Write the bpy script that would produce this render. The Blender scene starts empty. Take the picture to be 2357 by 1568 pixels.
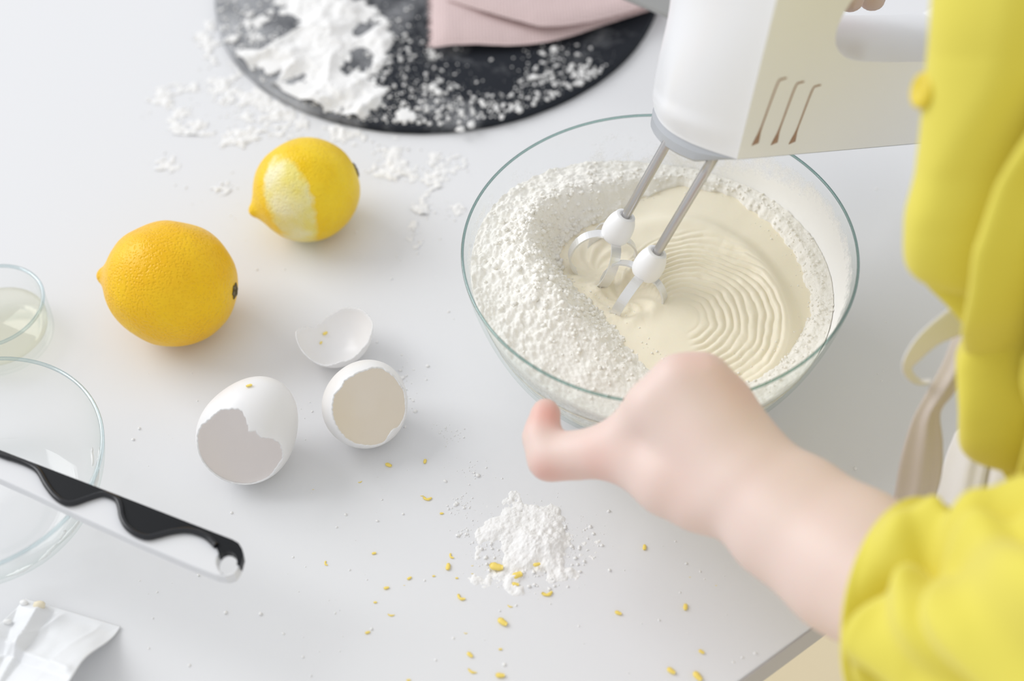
import bpy, bmesh, math, random
import numpy as np
from mathutils import Vector, Matrix

random.seed(7)
rng = np.random.default_rng(11)
SC = bpy.context.scene
COL = SC.collection

# ------------------------------------------------------------------ camera
F = 3273.6
CAM_H = 0.553
PITCH, ROLL = math.radians(50.29), math.radians(-3.06)
FW = np.array([0, math.cos(PITCH), -math.sin(PITCH)])
UP0 = np.array([0, math.sin(PITCH), math.cos(PITCH)])
RT0 = np.array([1.0, 0, 0])
CX = math.cos(ROLL) * RT0 + math.sin(ROLL) * UP0
CY = -math.sin(ROLL) * RT0 + math.cos(ROLL) * UP0
EYE = np.array([0, 0, CAM_H])


def ray(px, py):
    return CX * ((px - 1178.5) / F) + CY * ((784 - py) / F) + FW


def at(px, py, z=0.0):
    d = ray(px, py)
    return EYE + d * ((z - CAM_H) / d[2])


def atd(px, py, t):
    return EYE + ray(px, py) * t


cam_data = bpy.data.cameras.new('camera')
cam = bpy.data.objects.new('camera', cam_data)
COL.objects.link(cam)
SC.camera = cam
cam_data.sensor_width = 36
cam_data.lens = 36 * F / 2357
cam_data.clip_start = 0.01
cam.matrix_world = Matrix(((CX[0], CY[0], -FW[0], 0), (CX[1], CY[1], -FW[1], 0),
                           (CX[2], CY[2], -FW[2], CAM_H), (0, 0, 0, 1)))
cam_data.dof.use_dof = True
cam_data.dof.focus_distance = 0.665
cam_data.dof.aperture_fstop = 4.0

# ------------------------------------------------------------------ world, light, exposure
W = bpy.data.worlds.new('world')
SC.world = W
W.use_nodes = True
W.node_tree.nodes['Background'].inputs[0].default_value = (0.97, 0.98, 1.0, 1)
W.node_tree.nodes['Background'].inputs[1].default_value = 0.75


def area(name, loc, target, sx, sy, power, color):
    ld = bpy.data.lights.new(name, 'AREA')
    ld.shape = 'RECTANGLE'
    ld.size, ld.size_y, ld.energy, ld.color = sx, sy, power, color
    o = bpy.data.objects.new(name, ld)
    COL.objects.link(o)
    o.location = loc
    o.rotation_euler = (Vector(target) - Vector(loc)).to_track_quat('-Z', 'Y').to_euler()
    return o


area('window_light', (-3.4, 2.2, 2.7), (0.0, 0.42, 0.0), 3.2, 3.0, 121, (0.985, 0.99, 1.0))
SC.view_settings.view_transform = 'Standard'
SC.view_settings.look = 'None'
SC.view_settings.gamma = 1
SC.view_settings.use_curve_mapping = False
SC.view_settings.exposure = 0.10
SC.cycles.transparent_max_bounces = 40
SC.cycles.max_bounces = 16
SC.cycles.diffuse_bounces = 6


# ------------------------------------------------------------------ helpers
def srgb(r, g, b):
    f = lambda c: (c / 255 / 12.92) if c / 255 <= 0.04045 else ((c / 255 + 0.055) / 1.055) ** 2.4
    return (f(r), f(g), f(b), 1)


def mat(name, color, rough=0.5, bump=None, vary=None, **kw):
    """principled material; bump=(scale, strength, distance), vary=(colour2, scale)"""
    m = bpy.data.materials.new(name)
    m.use_nodes = True
    nt = m.node_tree
    b = nt.nodes['Principled BSDF']
    b.inputs['Base Color'].default_value = color
    b.inputs['Roughness'].default_value = rough
    for k, v in kw.items():
        b.inputs[k.replace('_', ' ')].default_value = v
    tc = nt.nodes.new('ShaderNodeTexCoord')
    if vary:
        n = nt.nodes.new('ShaderNodeTexNoise')
        n.inputs['Scale'].default_value = vary[1]
        n.inputs['Detail'].default_value = 5
        nt.links.new(tc.outputs['Object'], n.inputs['Vector'])
        mx = nt.nodes.new('ShaderNodeMix')
        mx.data_type = 'RGBA'
        mx.inputs[6].default_value = color
        mx.inputs[7].default_value = vary[0]
        nt.links.new(n.outputs[0], mx.inputs[0])
        nt.links.new(mx.outputs[2], b.inputs['Base Color'])
    if bump:
        n = nt.nodes.new('ShaderNodeTexNoise')
        n.inputs['Scale'].default_value = bump[0]
        n.inputs['Detail'].default_value = 4
        nt.links.new(tc.outputs['Object'], n.inputs['Vector'])
        bp = nt.nodes.new('ShaderNodeBump')
        bp.inputs['Strength'].default_value = bump[1]
        bp.inputs['Distance'].default_value = bump[2]
        nt.links.new(n.outputs[0], bp.inputs['Height'])
        nt.links.new(bp.outputs[0], b.inputs['Normal'])
    return m


def glass_mat(name, tint, edge, lo=0.03, hi=0.45, power=3.0):
    """thin clear glass: sees through, greener and more reflective where looked at edge on"""
    m = bpy.data.materials.new(name)
    m.use_nodes = True
    nt = m.node_tree
    nt.nodes.clear()
    N, L = nt.nodes.new, nt.links.new
    out = N('ShaderNodeOutputMaterial')
    tr = N('ShaderNodeBsdfTransparent')
    gl = N('ShaderNodeBsdfGlossy')
    gl.inputs['Roughness'].default_value = 0.04
    mix = N('ShaderNodeMixShader')
    lw = N('ShaderNodeLayerWeight')
    lw.inputs['Blend'].default_value = 0.5
    pw = N('ShaderNodeMath'); pw.operation = 'POWER'; pw.inputs[1].default_value = power
    L(lw.outputs['Facing'], pw.inputs[0])
    mr = N('ShaderNodeMapRange')
    mr.inputs['To Min'].default_value = lo
    mr.inputs['To Max'].default_value = hi
    L(pw.outputs[0], mr.inputs['Value'])
    mc = N('ShaderNodeMix'); mc.data_type = 'RGBA'
    mc.inputs[6].default_value = tint
    mc.inputs[7].default_value = edge
    L(pw.outputs[0], mc.inputs[0])
    L(mc.outputs[2], tr.inputs[0])
    L(mr.outputs[0], mix.inputs[0])
    L(tr.outputs[0], mix.inputs[1])
    L(gl.outputs[0], mix.inputs[2])
    L(mix.outputs[0], out.inputs[0])
    return m


def mesh_np(name, V, Fc, m, parent=None, smooth=True):
    """link a mesh from an (n,3) array and an (m,3|4) index array or a list of faces"""
    me = bpy.data.meshes.new(name)
    V = np.asarray(V, dtype=np.float64)
    if isinstance(Fc, np.ndarray):
        k = Fc.shape[1]
        me.vertices.add(len(V))
        me.vertices.foreach_set('co', V.astype(np.float32).ravel())
        me.loops.add(Fc.size)
        me.loops.foreach_set('vertex_index', Fc.astype(np.int32).ravel())
        me.polygons.add(len(Fc))
        me.polygons.foreach_set('loop_start', np.arange(0, Fc.size, k, dtype=np.int32))
        me.polygons.foreach_set('loop_total', np.full(len(Fc), k, dtype=np.int32))
        me.update(calc_edges=True)
        me.validate()
    else:
        me.from_pydata([tuple(v) for v in V], [], Fc)
    if smooth:
        me.polygons.foreach_set('use_smooth', np.ones(len(me.polygons), dtype=bool))
    if m is not None:
        me.materials.append(m)
    o = bpy.data.objects.new(name, me)
    COL.objects.link(o)
    if parent is not None:
        o.parent = parent
    return o


def recalc(o):
    bm = bmesh.new()
    bm.from_mesh(o.data)
    bmesh.ops.recalc_face_normals(bm, faces=bm.faces)
    bm.to_mesh(o.data)
    bm.free()
    return o


def tag(o, label=None, cat=None, group=None, kind=None):
    for k, v in (('label', label), ('category', cat), ('group', group), ('kind', kind)):
        if v:
            o[k] = v
    return o


def empty(name, loc=(0, 0, 0)):
    o = bpy.data.objects.new(name, None)
    o.empty_display_size = 0.01
    o.location = loc
    COL.objects.link(o)
    return o


def grid_faces(nu, nv, wrap_u=False, wrap_v=False):
    """faces of a grid whose vertex index is u*nv+v"""
    U = np.arange(nu if wrap_u else nu - 1)
    Vv = np.arange(nv if wrap_v else nv - 1)
    a, b = np.meshgrid(U, Vv, indexing='ij')
    a, b = a.ravel(), b.ravel()
    a2, b2 = (a + 1) % nu, (b + 1) % nv
    return np.stack([a * nv + b, a2 * nv + b, a2 * nv + b2, a * nv + b2], 1)


def lathe(profile, n=96):
    """closed profile (r,z) list -> torus-like or capped solid"""
    p = np.array(profile, float)
    th = np.linspace(0, 2 * np.pi, n, endpoint=False)
    V = np.stack([np.outer(np.cos(th), p[:, 0]), np.outer(np.sin(th), p[:, 0]),
                  np.outer(np.ones(n), p[:, 1])], -1).reshape(-1, 3)
    return V, grid_faces(n, len(p), wrap_u=True)


def smooth_pts(pts, n):
    """Catmull-Rom resampling of a control polyline"""
    P = np.array(pts, float)
    P = np.vstack([2 * P[0] - P[1], P, 2 * P[-1] - P[-2]])
    k = len(P) - 3
    t = np.linspace(0, k - 1e-9, n)
    i = t.astype(int)
    f = (t - i)[:, None]
    a, b, c, d = P[i], P[i + 1], P[i + 2], P[i + 3]
    return 0.5 * (2 * b + (c - a) * f + (2 * a - 5 * b + 4 * c - d) * f ** 2 + (3 * b - a - 3 * c + d) * f ** 3)


def unit(v):
    v = np.asarray(v, float)
    return v / np.linalg.norm(v)


def tube(path, rad, n=16, caps=True):
    P = np.array(path, float)
    R = np.broadcast_to(np.asarray(rad, float), (len(P),))
    T = np.gradient(P, axis=0)
    T /= np.linalg.norm(T, axis=1)[:, None]
    nrm = unit(np.cross(T[0], [0.3, 0.2, 0.93]))
    rows = []
    for p, t, r in zip(P, T, R):
        nrm = unit(nrm - t * (nrm @ t))
        bn = np.cross(t, nrm)
        th = np.linspace(0, 2 * np.pi, n, endpoint=False)
        rows.append(p + r * (np.outer(np.cos(th), nrm) + np.outer(np.sin(th), bn)))
    V = np.concatenate(rows)
    Fc = grid_faces(len(P), n, wrap_v=True).tolist()
    if caps:
        Fc.append(list(range(n))[::-1])
        Fc.append([len(P) * n - n + i for i in range(n)])
    return V, Fc


def join(parts):
    V, Fc, o = [], [], 0
    for v, f in parts:
        V.append(np.asarray(v))
        Fc += [[int(i) + o for i in q] for q in f]
        o += len(v)
    return np.concatenate(V), Fc


# numpy noise --------------------------------------------------------------
_perm = rng.random((256, 256))


def vnoise(x, y):
    xi, yi = np.floor(x).astype(int), np.floor(y).astype(int)
    fx, fy = x - xi, y - yi
    fx, fy = fx * fx * fx * (fx * (fx * 6 - 15) + 10), fy * fy * fy * (fy * (fy * 6 - 15) + 10)
    g = lambda a, b: _perm[a % 256, b % 256]
    return (g(xi, yi) * (1 - fx) * (1 - fy) + g(xi + 1, yi) * fx * (1 - fy)
            + g(xi, yi + 1) * (1 - fx) * fy + g(xi + 1, yi + 1) * fx * fy)


def fbm(x, y, oct=4):
    s, a, t = 0, 1.0, 0
    for k in range(oct):
        s = s + a * vnoise(x * 2 ** k + 17.3 * k, y * 2 ** k + 5.1 * k)
        t += a
        a *= 0.5
    return s / t


def worley(x, y):
    xi, yi = np.floor(x).astype(int), np.floor(y).astype(int)
    d1 = np.full(x.shape, 9.0)
    d2 = np.full(x.shape, 9.0)
    for dx in (-1, 0, 1):
        for dy in (-1, 0, 1):
            a, b = xi + dx, yi + dy
            px = a + _perm[a % 256, b % 256]
            py = b + _perm[(b + 91) % 256, (a + 37) % 256]
            d = np.hypot(px - x, py - y)
            d2 = np.where(d < d1, d1, np.minimum(d2, d))
            d1 = np.minimum(d1, d)
    return d1, d2


def sstep(a, b, x):
    t = np.clip((x - a) / (b - a), 0, 1)
    return t * t * (3 - 2 * t)


def ico(sub=1):
    bm = bmesh.new()
    bmesh.ops.create_icosphere(bm, subdivisions=sub, radius=1)
    V = np.array([v.co[:] for v in bm.verts])
    Fc = np.array([[v.index for v in f.verts] for f in bm.faces])
    bm.free()
    return V, Fc


def crumbs(name, pts, sizes, m, sub=1, parent=None, flat=0.7, jit=0.3):
    """many little lumps joined into one mesh"""
    V0, F0 = ico(sub)
    n = len(pts)
    V = np.repeat(V0[None], n, 0) * (1 + jit * (rng.random((n, len(V0), 1)) - 0.5) * 2)
    th = rng.random(n) * 6.28
    c, s = np.cos(th)[:, None], np.sin(th)[:, None]
    st = 0.75 + 0.5 * rng.random((n, 1))
    x, y, z = V[..., 0] * st, V[..., 1], V[..., 2] * flat
    V = np.stack([c * x - s * y, s * x + c * y, z], -1) * np.asarray(sizes)[:, None, None] + np.asarray(pts)[:, None, :]
    Fc = (F0[None] + (np.arange(n) * len(V0))[:, None, None]).reshape(-1, 3)
    return mesh_np(name, V.reshape(-1, 3), Fc, m, parent)


# ------------------------------------------------------------------ materials
M_TABLE = mat('white_laminate', (0.755, 0.76, 0.775, 1), 0.42, bump=(900, 0.05, 0.0004), Specular_IOR_Level=0.12)
M_EDGE = mat('table_edge', (0.46, 0.44, 0.43, 1), 0.5)
M_FLOOR = mat('pale_wood_floor', (0.93, 0.83, 0.62, 1), 0.5, vary=((0.90, 0.79, 0.57, 1), 6))
M_GLASS = glass_mat('clear_glass', (0.998, 1.0, 0.999, 1), (0.94, 0.975, 0.96, 1), 0.02, 0.25, 3.4)
M_RIM = glass_mat('green_glass_rim', (0.66, 0.78, 0.76, 1), (0.16, 0.30, 0.29, 1), 0.06, 0.40, 1.1)
M_RIM2 = glass_mat('pale_glass_rim', (0.88, 0.93, 0.94, 1), (0.55, 0.66, 0.69, 1), 0.08, 0.5, 1.5)
M_FLOUR = mat('flour', (0.92, 0.898, 0.845, 1), 0.95, bump=(1600, 0.5, 0.0006))
M_FLOUR2 = mat('table_flour', (0.87, 0.865, 0.855, 1), 0.95, bump=(1600, 0.4, 0.0005))
M_BATTER = mat('cake_batter', (0.90, 0.835, 0.68, 1), 0.42, bump=(500, 0.12, 0.0005))
M_BATTER.node_tree.nodes['Principled BSDF'].inputs['Subsurface Weight'].default_value = 0.15
M_BATTER.node_tree.nodes['Principled BSDF'].inputs['Subsurface Radius'].default_value = (0.006, 0.004, 0.002)
M_WHITE = mat('white_plastic', (0.85, 0.86, 0.885, 1), 0.28)
M_WHITE2 = mat('white_collar_plastic', (0.88, 0.88, 0.89, 1), 0.35)
M_GREY = mat('grey_plastic', (0.44, 0.46, 0.49, 1), 0.35)
M_VENT = mat('brown_stained_vent', (0.30, 0.17, 0.11, 1), 0.7, vary=((0.45, 0.30, 0.22, 1), 400))
M_STEEL = mat('brushed_steel', (0.56, 0.55, 0.55, 1), 0.28, Metallic=1.0)
M_DSTEEL = mat('dull_steel', (0.42, 0.42, 0.41, 1), 0.4, Metallic=0.8)
M_BLADE = mat('steel_blade', (0.82, 0.82, 0.82, 1), 0.3, Metallic=0.6)
M_SHELL = mat('eggshell', (0.93, 0.93, 0.935, 1), 0.34, bump=(700, 0.08, 0.0004))
M_MEMB = mat('egg_membrane', (0.985, 0.96, 0.95, 1), 0.35, vary=((0.985, 0.95, 0.925, 1), 40))


def translucent(m, fac):
    nt = m.node_tree
    b = nt.nodes['Principled BSDF']
    out = nt.nodes['Material Output']
    tl = nt.nodes.new('ShaderNodeBsdfTranslucent')
    tl.inputs[0].default_value = (1, 0.985, 0.975, 1)
    mx = nt.nodes.new('ShaderNodeMixShader')
    mx.inputs[0].default_value = fac
    nt.links.new(b.outputs[0], mx.inputs[1]); nt.links.new(tl.outputs[0], mx.inputs[2])
    nt.links.new(mx.outputs[0], out.inputs[0])


translucent(M_SHELL, 0.25)
M_SLATE = mat('black_slate', (0.028, 0.031, 0.038, 1), 0.6, bump=(60, 0.4, 0.002), Specular_IOR_Level=0.12)
M_LINEN = mat('pink_linen', (0.66, 0.52, 0.51, 1), 0.9)
M_BLACK = mat('black_plastic', (0.008, 0.009, 0.012, 1), 0.16)
M_PAPER = mat('glossy_white_paper', (0.80, 0.81, 0.825, 1), 0.42)
M_ZEST = mat('lemon_zest', (0.88, 0.64, 0.05, 1), 0.5, vary=((0.92, 0.76, 0.28, 1), 900))
M_STEM = mat('dry_brown_stem', (0.10, 0.075, 0.04, 1), 0.8, vary=((0.23, 0.19, 0.10, 1), 500))
M_TIE = mat('shaded_cream_cotton', (0.62, 0.56, 0.52, 1), 0.9, bump=(1500, 0.3, 0.0004))  # hanging tie: shadow side put into a darker copy of the apron cotton
M_APRON = mat('white_cotton', (0.80, 0.78, 0.77, 1), 0.9, bump=(1500, 0.3, 0.0004))
M_JUICE = glass_mat('pale_yellow_juice', (0.985, 0.98, 0.93, 1), (0.96, 0.95, 0.85, 1), 0.05, 0.5, 3)
M_CREAM = mat('white_cream', (0.88, 0.88, 0.87, 1), 0.4)


def shirt_mat():
    m = mat('yellow_shirt_cloth', (0.73, 0.645, 0.095, 1), 0.85, bump=(900, 0.25, 0.0006))
    b = m.node_tree.nodes['Principled BSDF']
    b.inputs['Sheen Weight'].default_value = 0.35
    b.inputs['Sheen Tint'].default_value = (1, 0.95, 0.6, 1)
    return m


M_SHIRT = shirt_mat()


def weave(m, sx):
    """fine crossed threads in colour and relief"""
    nt = m.node_tree
    N, L = nt.nodes.new, nt.links.new
    b = nt.nodes['Principled BSDF']
    tc = nt.nodes['Texture Coordinate']
    hs = []
    for ax in ('X', 'Y'):
        w = N('ShaderNodeTexWave')
        w.bands_direction = ax
        w.inputs['Scale'].default_value = sx
        w.inputs['Distortion'].default_value = 2.5
        w.inputs['Detail Scale'].default_value = 0.6
        L(tc.outputs['Object'], w.inputs['Vector'])
        hs.append(w)
    add = N('ShaderNodeMath'); add.operation = 'ADD'
    L(hs[0].outputs['Fac'], add.inputs[0]); L(hs[1].outputs['Fac'], add.inputs[1])
    mx = N('ShaderNodeMix'); mx.data_type = 'RGBA'
    c = b.inputs['Base Color'].default_value
    mx.inputs[6].default_value = (c[0] * .82, c[1] * .78, c[2] * .78, 1)
    mx.inputs[7].default_value = (min(1, c[0] * 1.15), min(1, c[1] * 1.18), min(1, c[2] * 1.18), 1)
    hf = N('ShaderNodeMath'); hf.operation = 'MULTIPLY'; hf.inputs[1].default_value = 0.5
    L(add.outputs[0], hf.inputs[0]); L(hf.outputs[0], mx.inputs[0])
    L(mx.outputs[2], b.inputs['Base Color'])
    bp = N('ShaderNodeBump'); bp.inputs['Strength'].default_value = 0.4; bp.inputs['Distance'].default_value = 0.0006
    L(hf.outputs[0], bp.inputs['Height']); L(bp.outputs[0], b.inputs['Normal'])


weave(M_LINEN, 160)


def slate_dust():
    """dusting of flour on the slate"""
    nt = M_SLATE.node_tree
    N, L = nt.nodes.new, nt.links.new
    b = nt.nodes['Principled BSDF']
    tc = nt.nodes['Texture Coordinate']
    n1 = N('ShaderNodeTexNoise'); n1.inputs['Scale'].default_value = 14; n1.inputs['Detail'].default_value = 8
    n1.inputs['Roughness'].default_value = 0.7
    L(tc.outputs['Object'], n1.inputs['Vector'])
    sx = N('ShaderNodeSeparateXYZ'); L(tc.outputs['Object'], sx.inputs[0])
    g = N('ShaderNodeMapRange'); g.inputs['From Min'].default_value = 0.05; g.inputs['From Max'].default_value = -0.10
    L(sx.outputs['X'], g.inputs['Value'])
    a = N('ShaderNodeMath'); a.operation = 'MULTIPLY_ADD'; a.inputs[1].default_value = 0.30; 
    L(g.outputs[0], a.inputs[0]); L(n1.outputs[0], a.inputs[2])
    r = N('ShaderNodeMapRange'); r.inputs['From Min'].default_value = 0.58; r.inputs['From Max'].default_value = 0.95
    L(a.outputs[0], r.inputs['Value'])
    mx = N('ShaderNodeMix'); mx.data_type = 'RGBA'
    mx.inputs[6].default_value = (0.022, 0.025, 0.032, 1); mx.inputs[7].default_value = (0.55, 0.56, 0.58, 1)
    L(r.outputs[0], mx.inputs[0]); L(mx.outputs[2], b.inputs['Base Color'])


slate_dust()


def lemon_mat(name, c1, c2, zested):
    m = bpy.data.materials.new(name)
    m.use_nodes = True
    nt = m.node_tree
    N, L = nt.nodes.new, nt.links.new
    b = nt.nodes['Principled BSDF']
    b.inputs['Roughness'].default_value = 0.36
    b.inputs['Specular IOR Level'].default_value = 0.3
    b.inputs['Subsurface Weight'].default_value = 0.05
    b.inputs['Subsurface Radius'].default_value = (0.006, 0.003, 0.001)
    tc = N('ShaderNodeTexCoord')
    n = N('ShaderNodeTexNoise'); n.inputs['Scale'].default_value = 45; n.inputs['Detail'].default_value = 6
    L(tc.outputs['Object'], n.inputs['Vector'])
    mx = N('ShaderNodeMix'); mx.data_type = 'RGBA'
    mx.inputs[6].default_value = c1; mx.inputs[7].default_value = c2
    cr = N('ShaderNodeMapRange'); cr.inputs['From Min'].default_value = 0.35; cr.inputs['From Max'].default_value = 0.68
    L(n.outputs[0], cr.inputs['Value']); L(cr.outputs[0], mx.inputs[0])
    # oil-gland pits
    vo = N('ShaderNodeTexVoronoi'); vo.inputs['Scale'].default_value = 760; vo.feature = 'SMOOTH_F1'
    L(tc.outputs['Object'], vo.inputs['Vector'])
    pit = N('ShaderNodeMapRange'); pit.inputs['From Min'].default_value = 0.0; pit.inputs['From Max'].default_value = 0.45
    L(vo.outputs['Distance'], pit.inputs['Value'])
    dk = N('ShaderNodeMix'); dk.data_type = 'RGBA'; dk.blend_type = 'MULTIPLY'
    dk.inputs[7].default_value = (0.94, 0.84, 0.6, 1)
    iv = N('ShaderNodeMath'); iv.operation = 'SUBTRACT'; iv.inputs[0].default_value = 1.0
    L(pit.outputs[0], iv.inputs[1])
    sc = N('ShaderNodeMath'); sc.operation = 'MULTIPLY'; sc.inputs[1].default_value = 0.18
    L(iv.outputs[0], sc.inputs[0]); L(sc.outputs[0], dk.inputs[0]); L(mx.outputs[2], dk.inputs[6])
    col = dk.outputs[2]
    bp = N('ShaderNodeBump'); bp.inputs['Strength'].default_value = 0.42; bp.inputs['Distance'].default_value = 0.0009
    n2 = N('ShaderNodeTexNoise'); n2.inputs['Scale'].default_value = 330; n2.inputs['Detail'].default_value = 3
    L(tc.outputs['Object'], n2.inputs['Vector'])
    ad = N('ShaderNodeMath'); ad.operation = 'ADD'
    L(pit.outputs[0], ad.inputs[0]); L(n2.outputs[0], ad.inputs[1]); L(ad.outputs[0], bp.inputs['Height'])
    L(bp.outputs[0], b.inputs['Normal'])
    if zested is not None:
        # patch of bare pith where the peel was grated away: ellipse in the fruit's own frame
        cen, ax_a, ax_b, ra, rb = zested
        dots = []
        sub = N('ShaderNodeVectorMath'); sub.operation = 'SUBTRACT'; sub.inputs[1].default_value = tuple(cen)
        L(tc.outputs['Object'], sub.inputs[0])
        for ax, rr in ((ax_a, ra), (ax_b, rb)):
            d = N('ShaderNodeVectorMath'); d.operation = 'DOT_PRODUCT'; d.inputs[1].default_value = tuple(np.array(ax) / rr)
            L(sub.outputs[0], d.inputs[0])
            p = N('ShaderNodeMath'); p.operation = 'POWER'; p.inputs[1].default_value = 2
            ab = N('ShaderNodeMath'); ab.operation = 'ABSOLUTE'
            L(d.outputs['Value'], ab.inputs[0]); L(ab.outputs[0], p.inputs[0])
            dots.append(p)
        s = N('ShaderNodeMath'); s.operation = 'ADD'
        L(dots[0].outputs[0], s.inputs[0]); L(dots[1].outputs[0], s.inputs[1])
        nn = N('ShaderNodeTexNoise'); nn.inputs['Scale'].default_value = 170; nn.inputs['Detail'].default_value = 4
        L(tc.outputs['Object'], nn.inputs['Vector'])
        s2 = N('ShaderNodeMath'); s2.operation = 'MULTIPLY_ADD'; s2.inputs[1].default_value = 1.1
        L(nn.outputs[0], s2.inputs[0]); L(s.outputs[0], s2.inputs[2])
        mk = N('ShaderNodeMapRange'); mk.inputs['From Min'].default_value = 1.70; mk.inputs['From Max'].default_value = 1.30
        L(s2.outputs[0], mk.inputs['Value'])
        pith = N('ShaderNodeMix'); pith.data_type = 'RGBA'
        pith.inputs[6].default_value = (0.83, 0.72, 0.20, 1); pith.inputs[7].default_value = (0.86, 0.81, 0.50, 1)
        n3 = N('ShaderNodeTexNoise'); n3.inputs['Scale'].default_value = 55; n3.inputs['Detail'].default_value = 4
        L(tc.outputs['Object'], n3.inputs['Vector'])
        m3 = N('ShaderNodeMapRange'); m3.inputs['From Min'].default_value = 0.36; m3.inputs['From Max'].default_value = 0.6
        L(n3.outputs[0], m3.inputs['Value']); L(m3.outputs[0], pith.inputs[0])
        fin = N('ShaderNodeMix'); fin.data_type = 'RGBA'
        L(mk.outputs[0], fin.inputs[0]); L(col, fin.inputs[6]); L(pith.outputs[2], fin.inputs[7])
        col = fin.outputs[2]
    L(col, b.inputs['Base Color'])
    return m


# ------------------------------------------------------------------ table and floor
e1, e2 = at(1700, 1568), at(1840, 1465)
ED = unit(e2 - e1)                       # along the table's near edge
EN = np.array([ED[1], -ED[0], 0])        # out over the edge, towards the person
TT = 0.018


def slab(c0, c1, depth, z0, z1, inset=0.0):
    P = [c0, c1, c1 - EN * depth, c0 - EN * depth]
    V = [(p[0], p[1], z) for z in (z0, z1) for p in P]
    return V, [[3, 2, 1, 0], [4, 5, 6, 7], [0, 1, 5, 4], [1, 2, 6, 5], [2, 3, 7, 6], [3, 0, 4, 7]]


table = tag(empty('table', e1 + np.array([0, 0, -0.72])), 'white table with a grey edge carrying all the baking things', 'table')
tl = table.location
c0, c1 = e1 - ED * 0.75, e1 + ED * 0.85


def tpart(name, V, Fc, m, bev=0.0):
    V = np.array(V) - np.array(tl)
    o = mesh_np(name, V, Fc, m, table, smooth=False)
    if bev:
        md = o.modifiers.new('bevel', 'BEVEL'); md.width = bev; md.segments = 3
    return o


V, Fc = slab(c0, c1, 1.1, -TT, 0.0)
tpart('table_top', V, Fc, M_TABLE, 0.0008)
V, Fc = slab(c0 + EN * 0.0009, c1 + EN * 0.0009, 0.0009, -TT + 0.0006, -0.0006)
tpart('edge_band', V, Fc, M_EDGE)
for a in (0.06, 1.5):
    for b in (0.06, 1.02):
        p = c0 + ED * a - EN * b
        V, Fc = slab(p, p + ED * 0.04, 0.04, -0.72, -TT)
        tpart('leg', V, Fc, M_TABLE, 0.003)

fl = mesh_np('floor', [(-4, -4, -0.74), (4, -4, -0.74), (4, 4, -0.74), (-4, 4, -0.74),
                       (-4, -4, -0.72), (4, -4, -0.72), (4, 4, -0.72), (-4, 4, -0.72)],
             [[3, 2, 1, 0], [4, 5, 6, 7], [0, 1, 5, 4], [1, 2, 6, 5], [2, 3, 7, 6], [3, 0, 4, 7]], M_FLOOR, smooth=False)
tag(fl, 'pale cream wooden floor below the table edge', kind='structure')

# ------------------------------------------------------------------ slate board with flour, napkin, utensil
SLC, SLR, SLT = np.array([-0.035, 0.7585]), 0.1418, 0.005
n = 220
th = np.linspace(0, 2 * np.pi, n, endpoint=False)
chip = 1 + 0.006 * (fbm(np.cos(th) * 9 + 40, np.sin(th) * 9 + 40, 4) - 0.5)
rows = []
for rr, zz in ((0, 0), (0.97, 0), (1.0, 0.0004), (1.0, 0.0028), (0.996, 0.0042), (0.985, SLT), (0.0, SLT)):
    c2 = 1 + (chip - 1) * (1 + 2 * zz / SLT)
    rows.append(np.stack([np.cos(th) * SLR * rr * c2, np.sin(th) * SLR * rr * c2, np.full(n, zz)], 1))
slate = mesh_np('slate_board', np.concatenate(rows), grid_faces(7, n, wrap_v=True), M_SLATE, smooth=False)
slate.location = (SLC[0], SLC[1], 0)
recalc(slate)
tag(slate, 'round black slate board dusted with flour at the back of the table', 'board')


def in_slate(x, y):
    return np.hypot(x - SLC[0], y - SLC[1])


# thick smeared flour on the slate: only the places where it is deep enough
gx, gy = np.meshgrid(np.linspace(-0.165, 0.02, 380), np.linspace(0.615, 0.80, 380), indexing='ij')


def pxof(x, y, z):
    d0, d1, d2 = x - EYE[0], y - EYE[1], z - EYE[2]
    dp = d0 * FW[0] + d1 * FW[1] + d2 * FW[2]
    return (1178.5 + F * (d0 * CX[0] + d1 * CX[1] + d2 * CX[2]) / dp,
            784 - F * (d0 * CY[0] + d1 * CY[1] + d2 * CY[2]) / dp)


cxx, cyy = at(740, 120, 0.005)[:2]
ux, uy = gx - cxx, gy - cyy
rho = in_slate(gx, gy)
edge_n = fbm(gx * 60, gy * 60, 4) - 0.5
body = 1 - np.sqrt((ux / 0.058) ** 2 + (uy / 0.098) ** 2) + 0.55 * edge_n
wx, wy = gx + 0.014 * (fbm(gx * 22 + 3, gy * 22, 3) - .5), gy + 0.018 * (fbm(gx * 22, gy * 22 + 9, 3) - .5)
ca, sa = math.cos(0.95), math.sin(0.95)
ra_, rb_ = wx * ca + wy * sa, -wx * sa + wy * ca
ridge_ = 1 - np.abs(2 * vnoise(ra_ * 26 + 4, rb_ * 52 + 1) - 1)
ridge2 = 1 - np.abs(2 * vnoise(ra_ * 34 + 31, rb_ * 40 + 17) - 1)
grain = fbm(gx * 260, gy * 260, 4)
h = sstep(-0.15, 0.6, body) * (0.16 + 0.55 * ridge_ ** 1.6 + 0.50 * ridge2 ** 1.8) * (0.55 + 0.45 * fbm(gx * 90, gy * 90, 4)) * 1.15 + 0.20 * (grain - 0.5)
rim_f = sstep(0.135, 0.12, rho)
h2 = np.where((gx < SLC[0] + 0.02), (0.55 * sstep(0.46, 0.62, fbm(gx * 75 + 8, gy * 75, 4)) * sstep(0.10, 0.13, rho) * sstep(-.02, -.06, gx)), 0)
h = np.maximum(h, h2)
h = np.where(rho < SLR * 0.985, h, 0)
hz = SLT + 0.0110 * (h - 0.38)
keep = h > 0.38
idx = -np.ones(gx.shape, int)
fq = keep[:-1, :-1] & keep[1:, :-1] & keep[1:, 1:] & keep[:-1, 1:]
used = np.zeros_like(keep)
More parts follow.
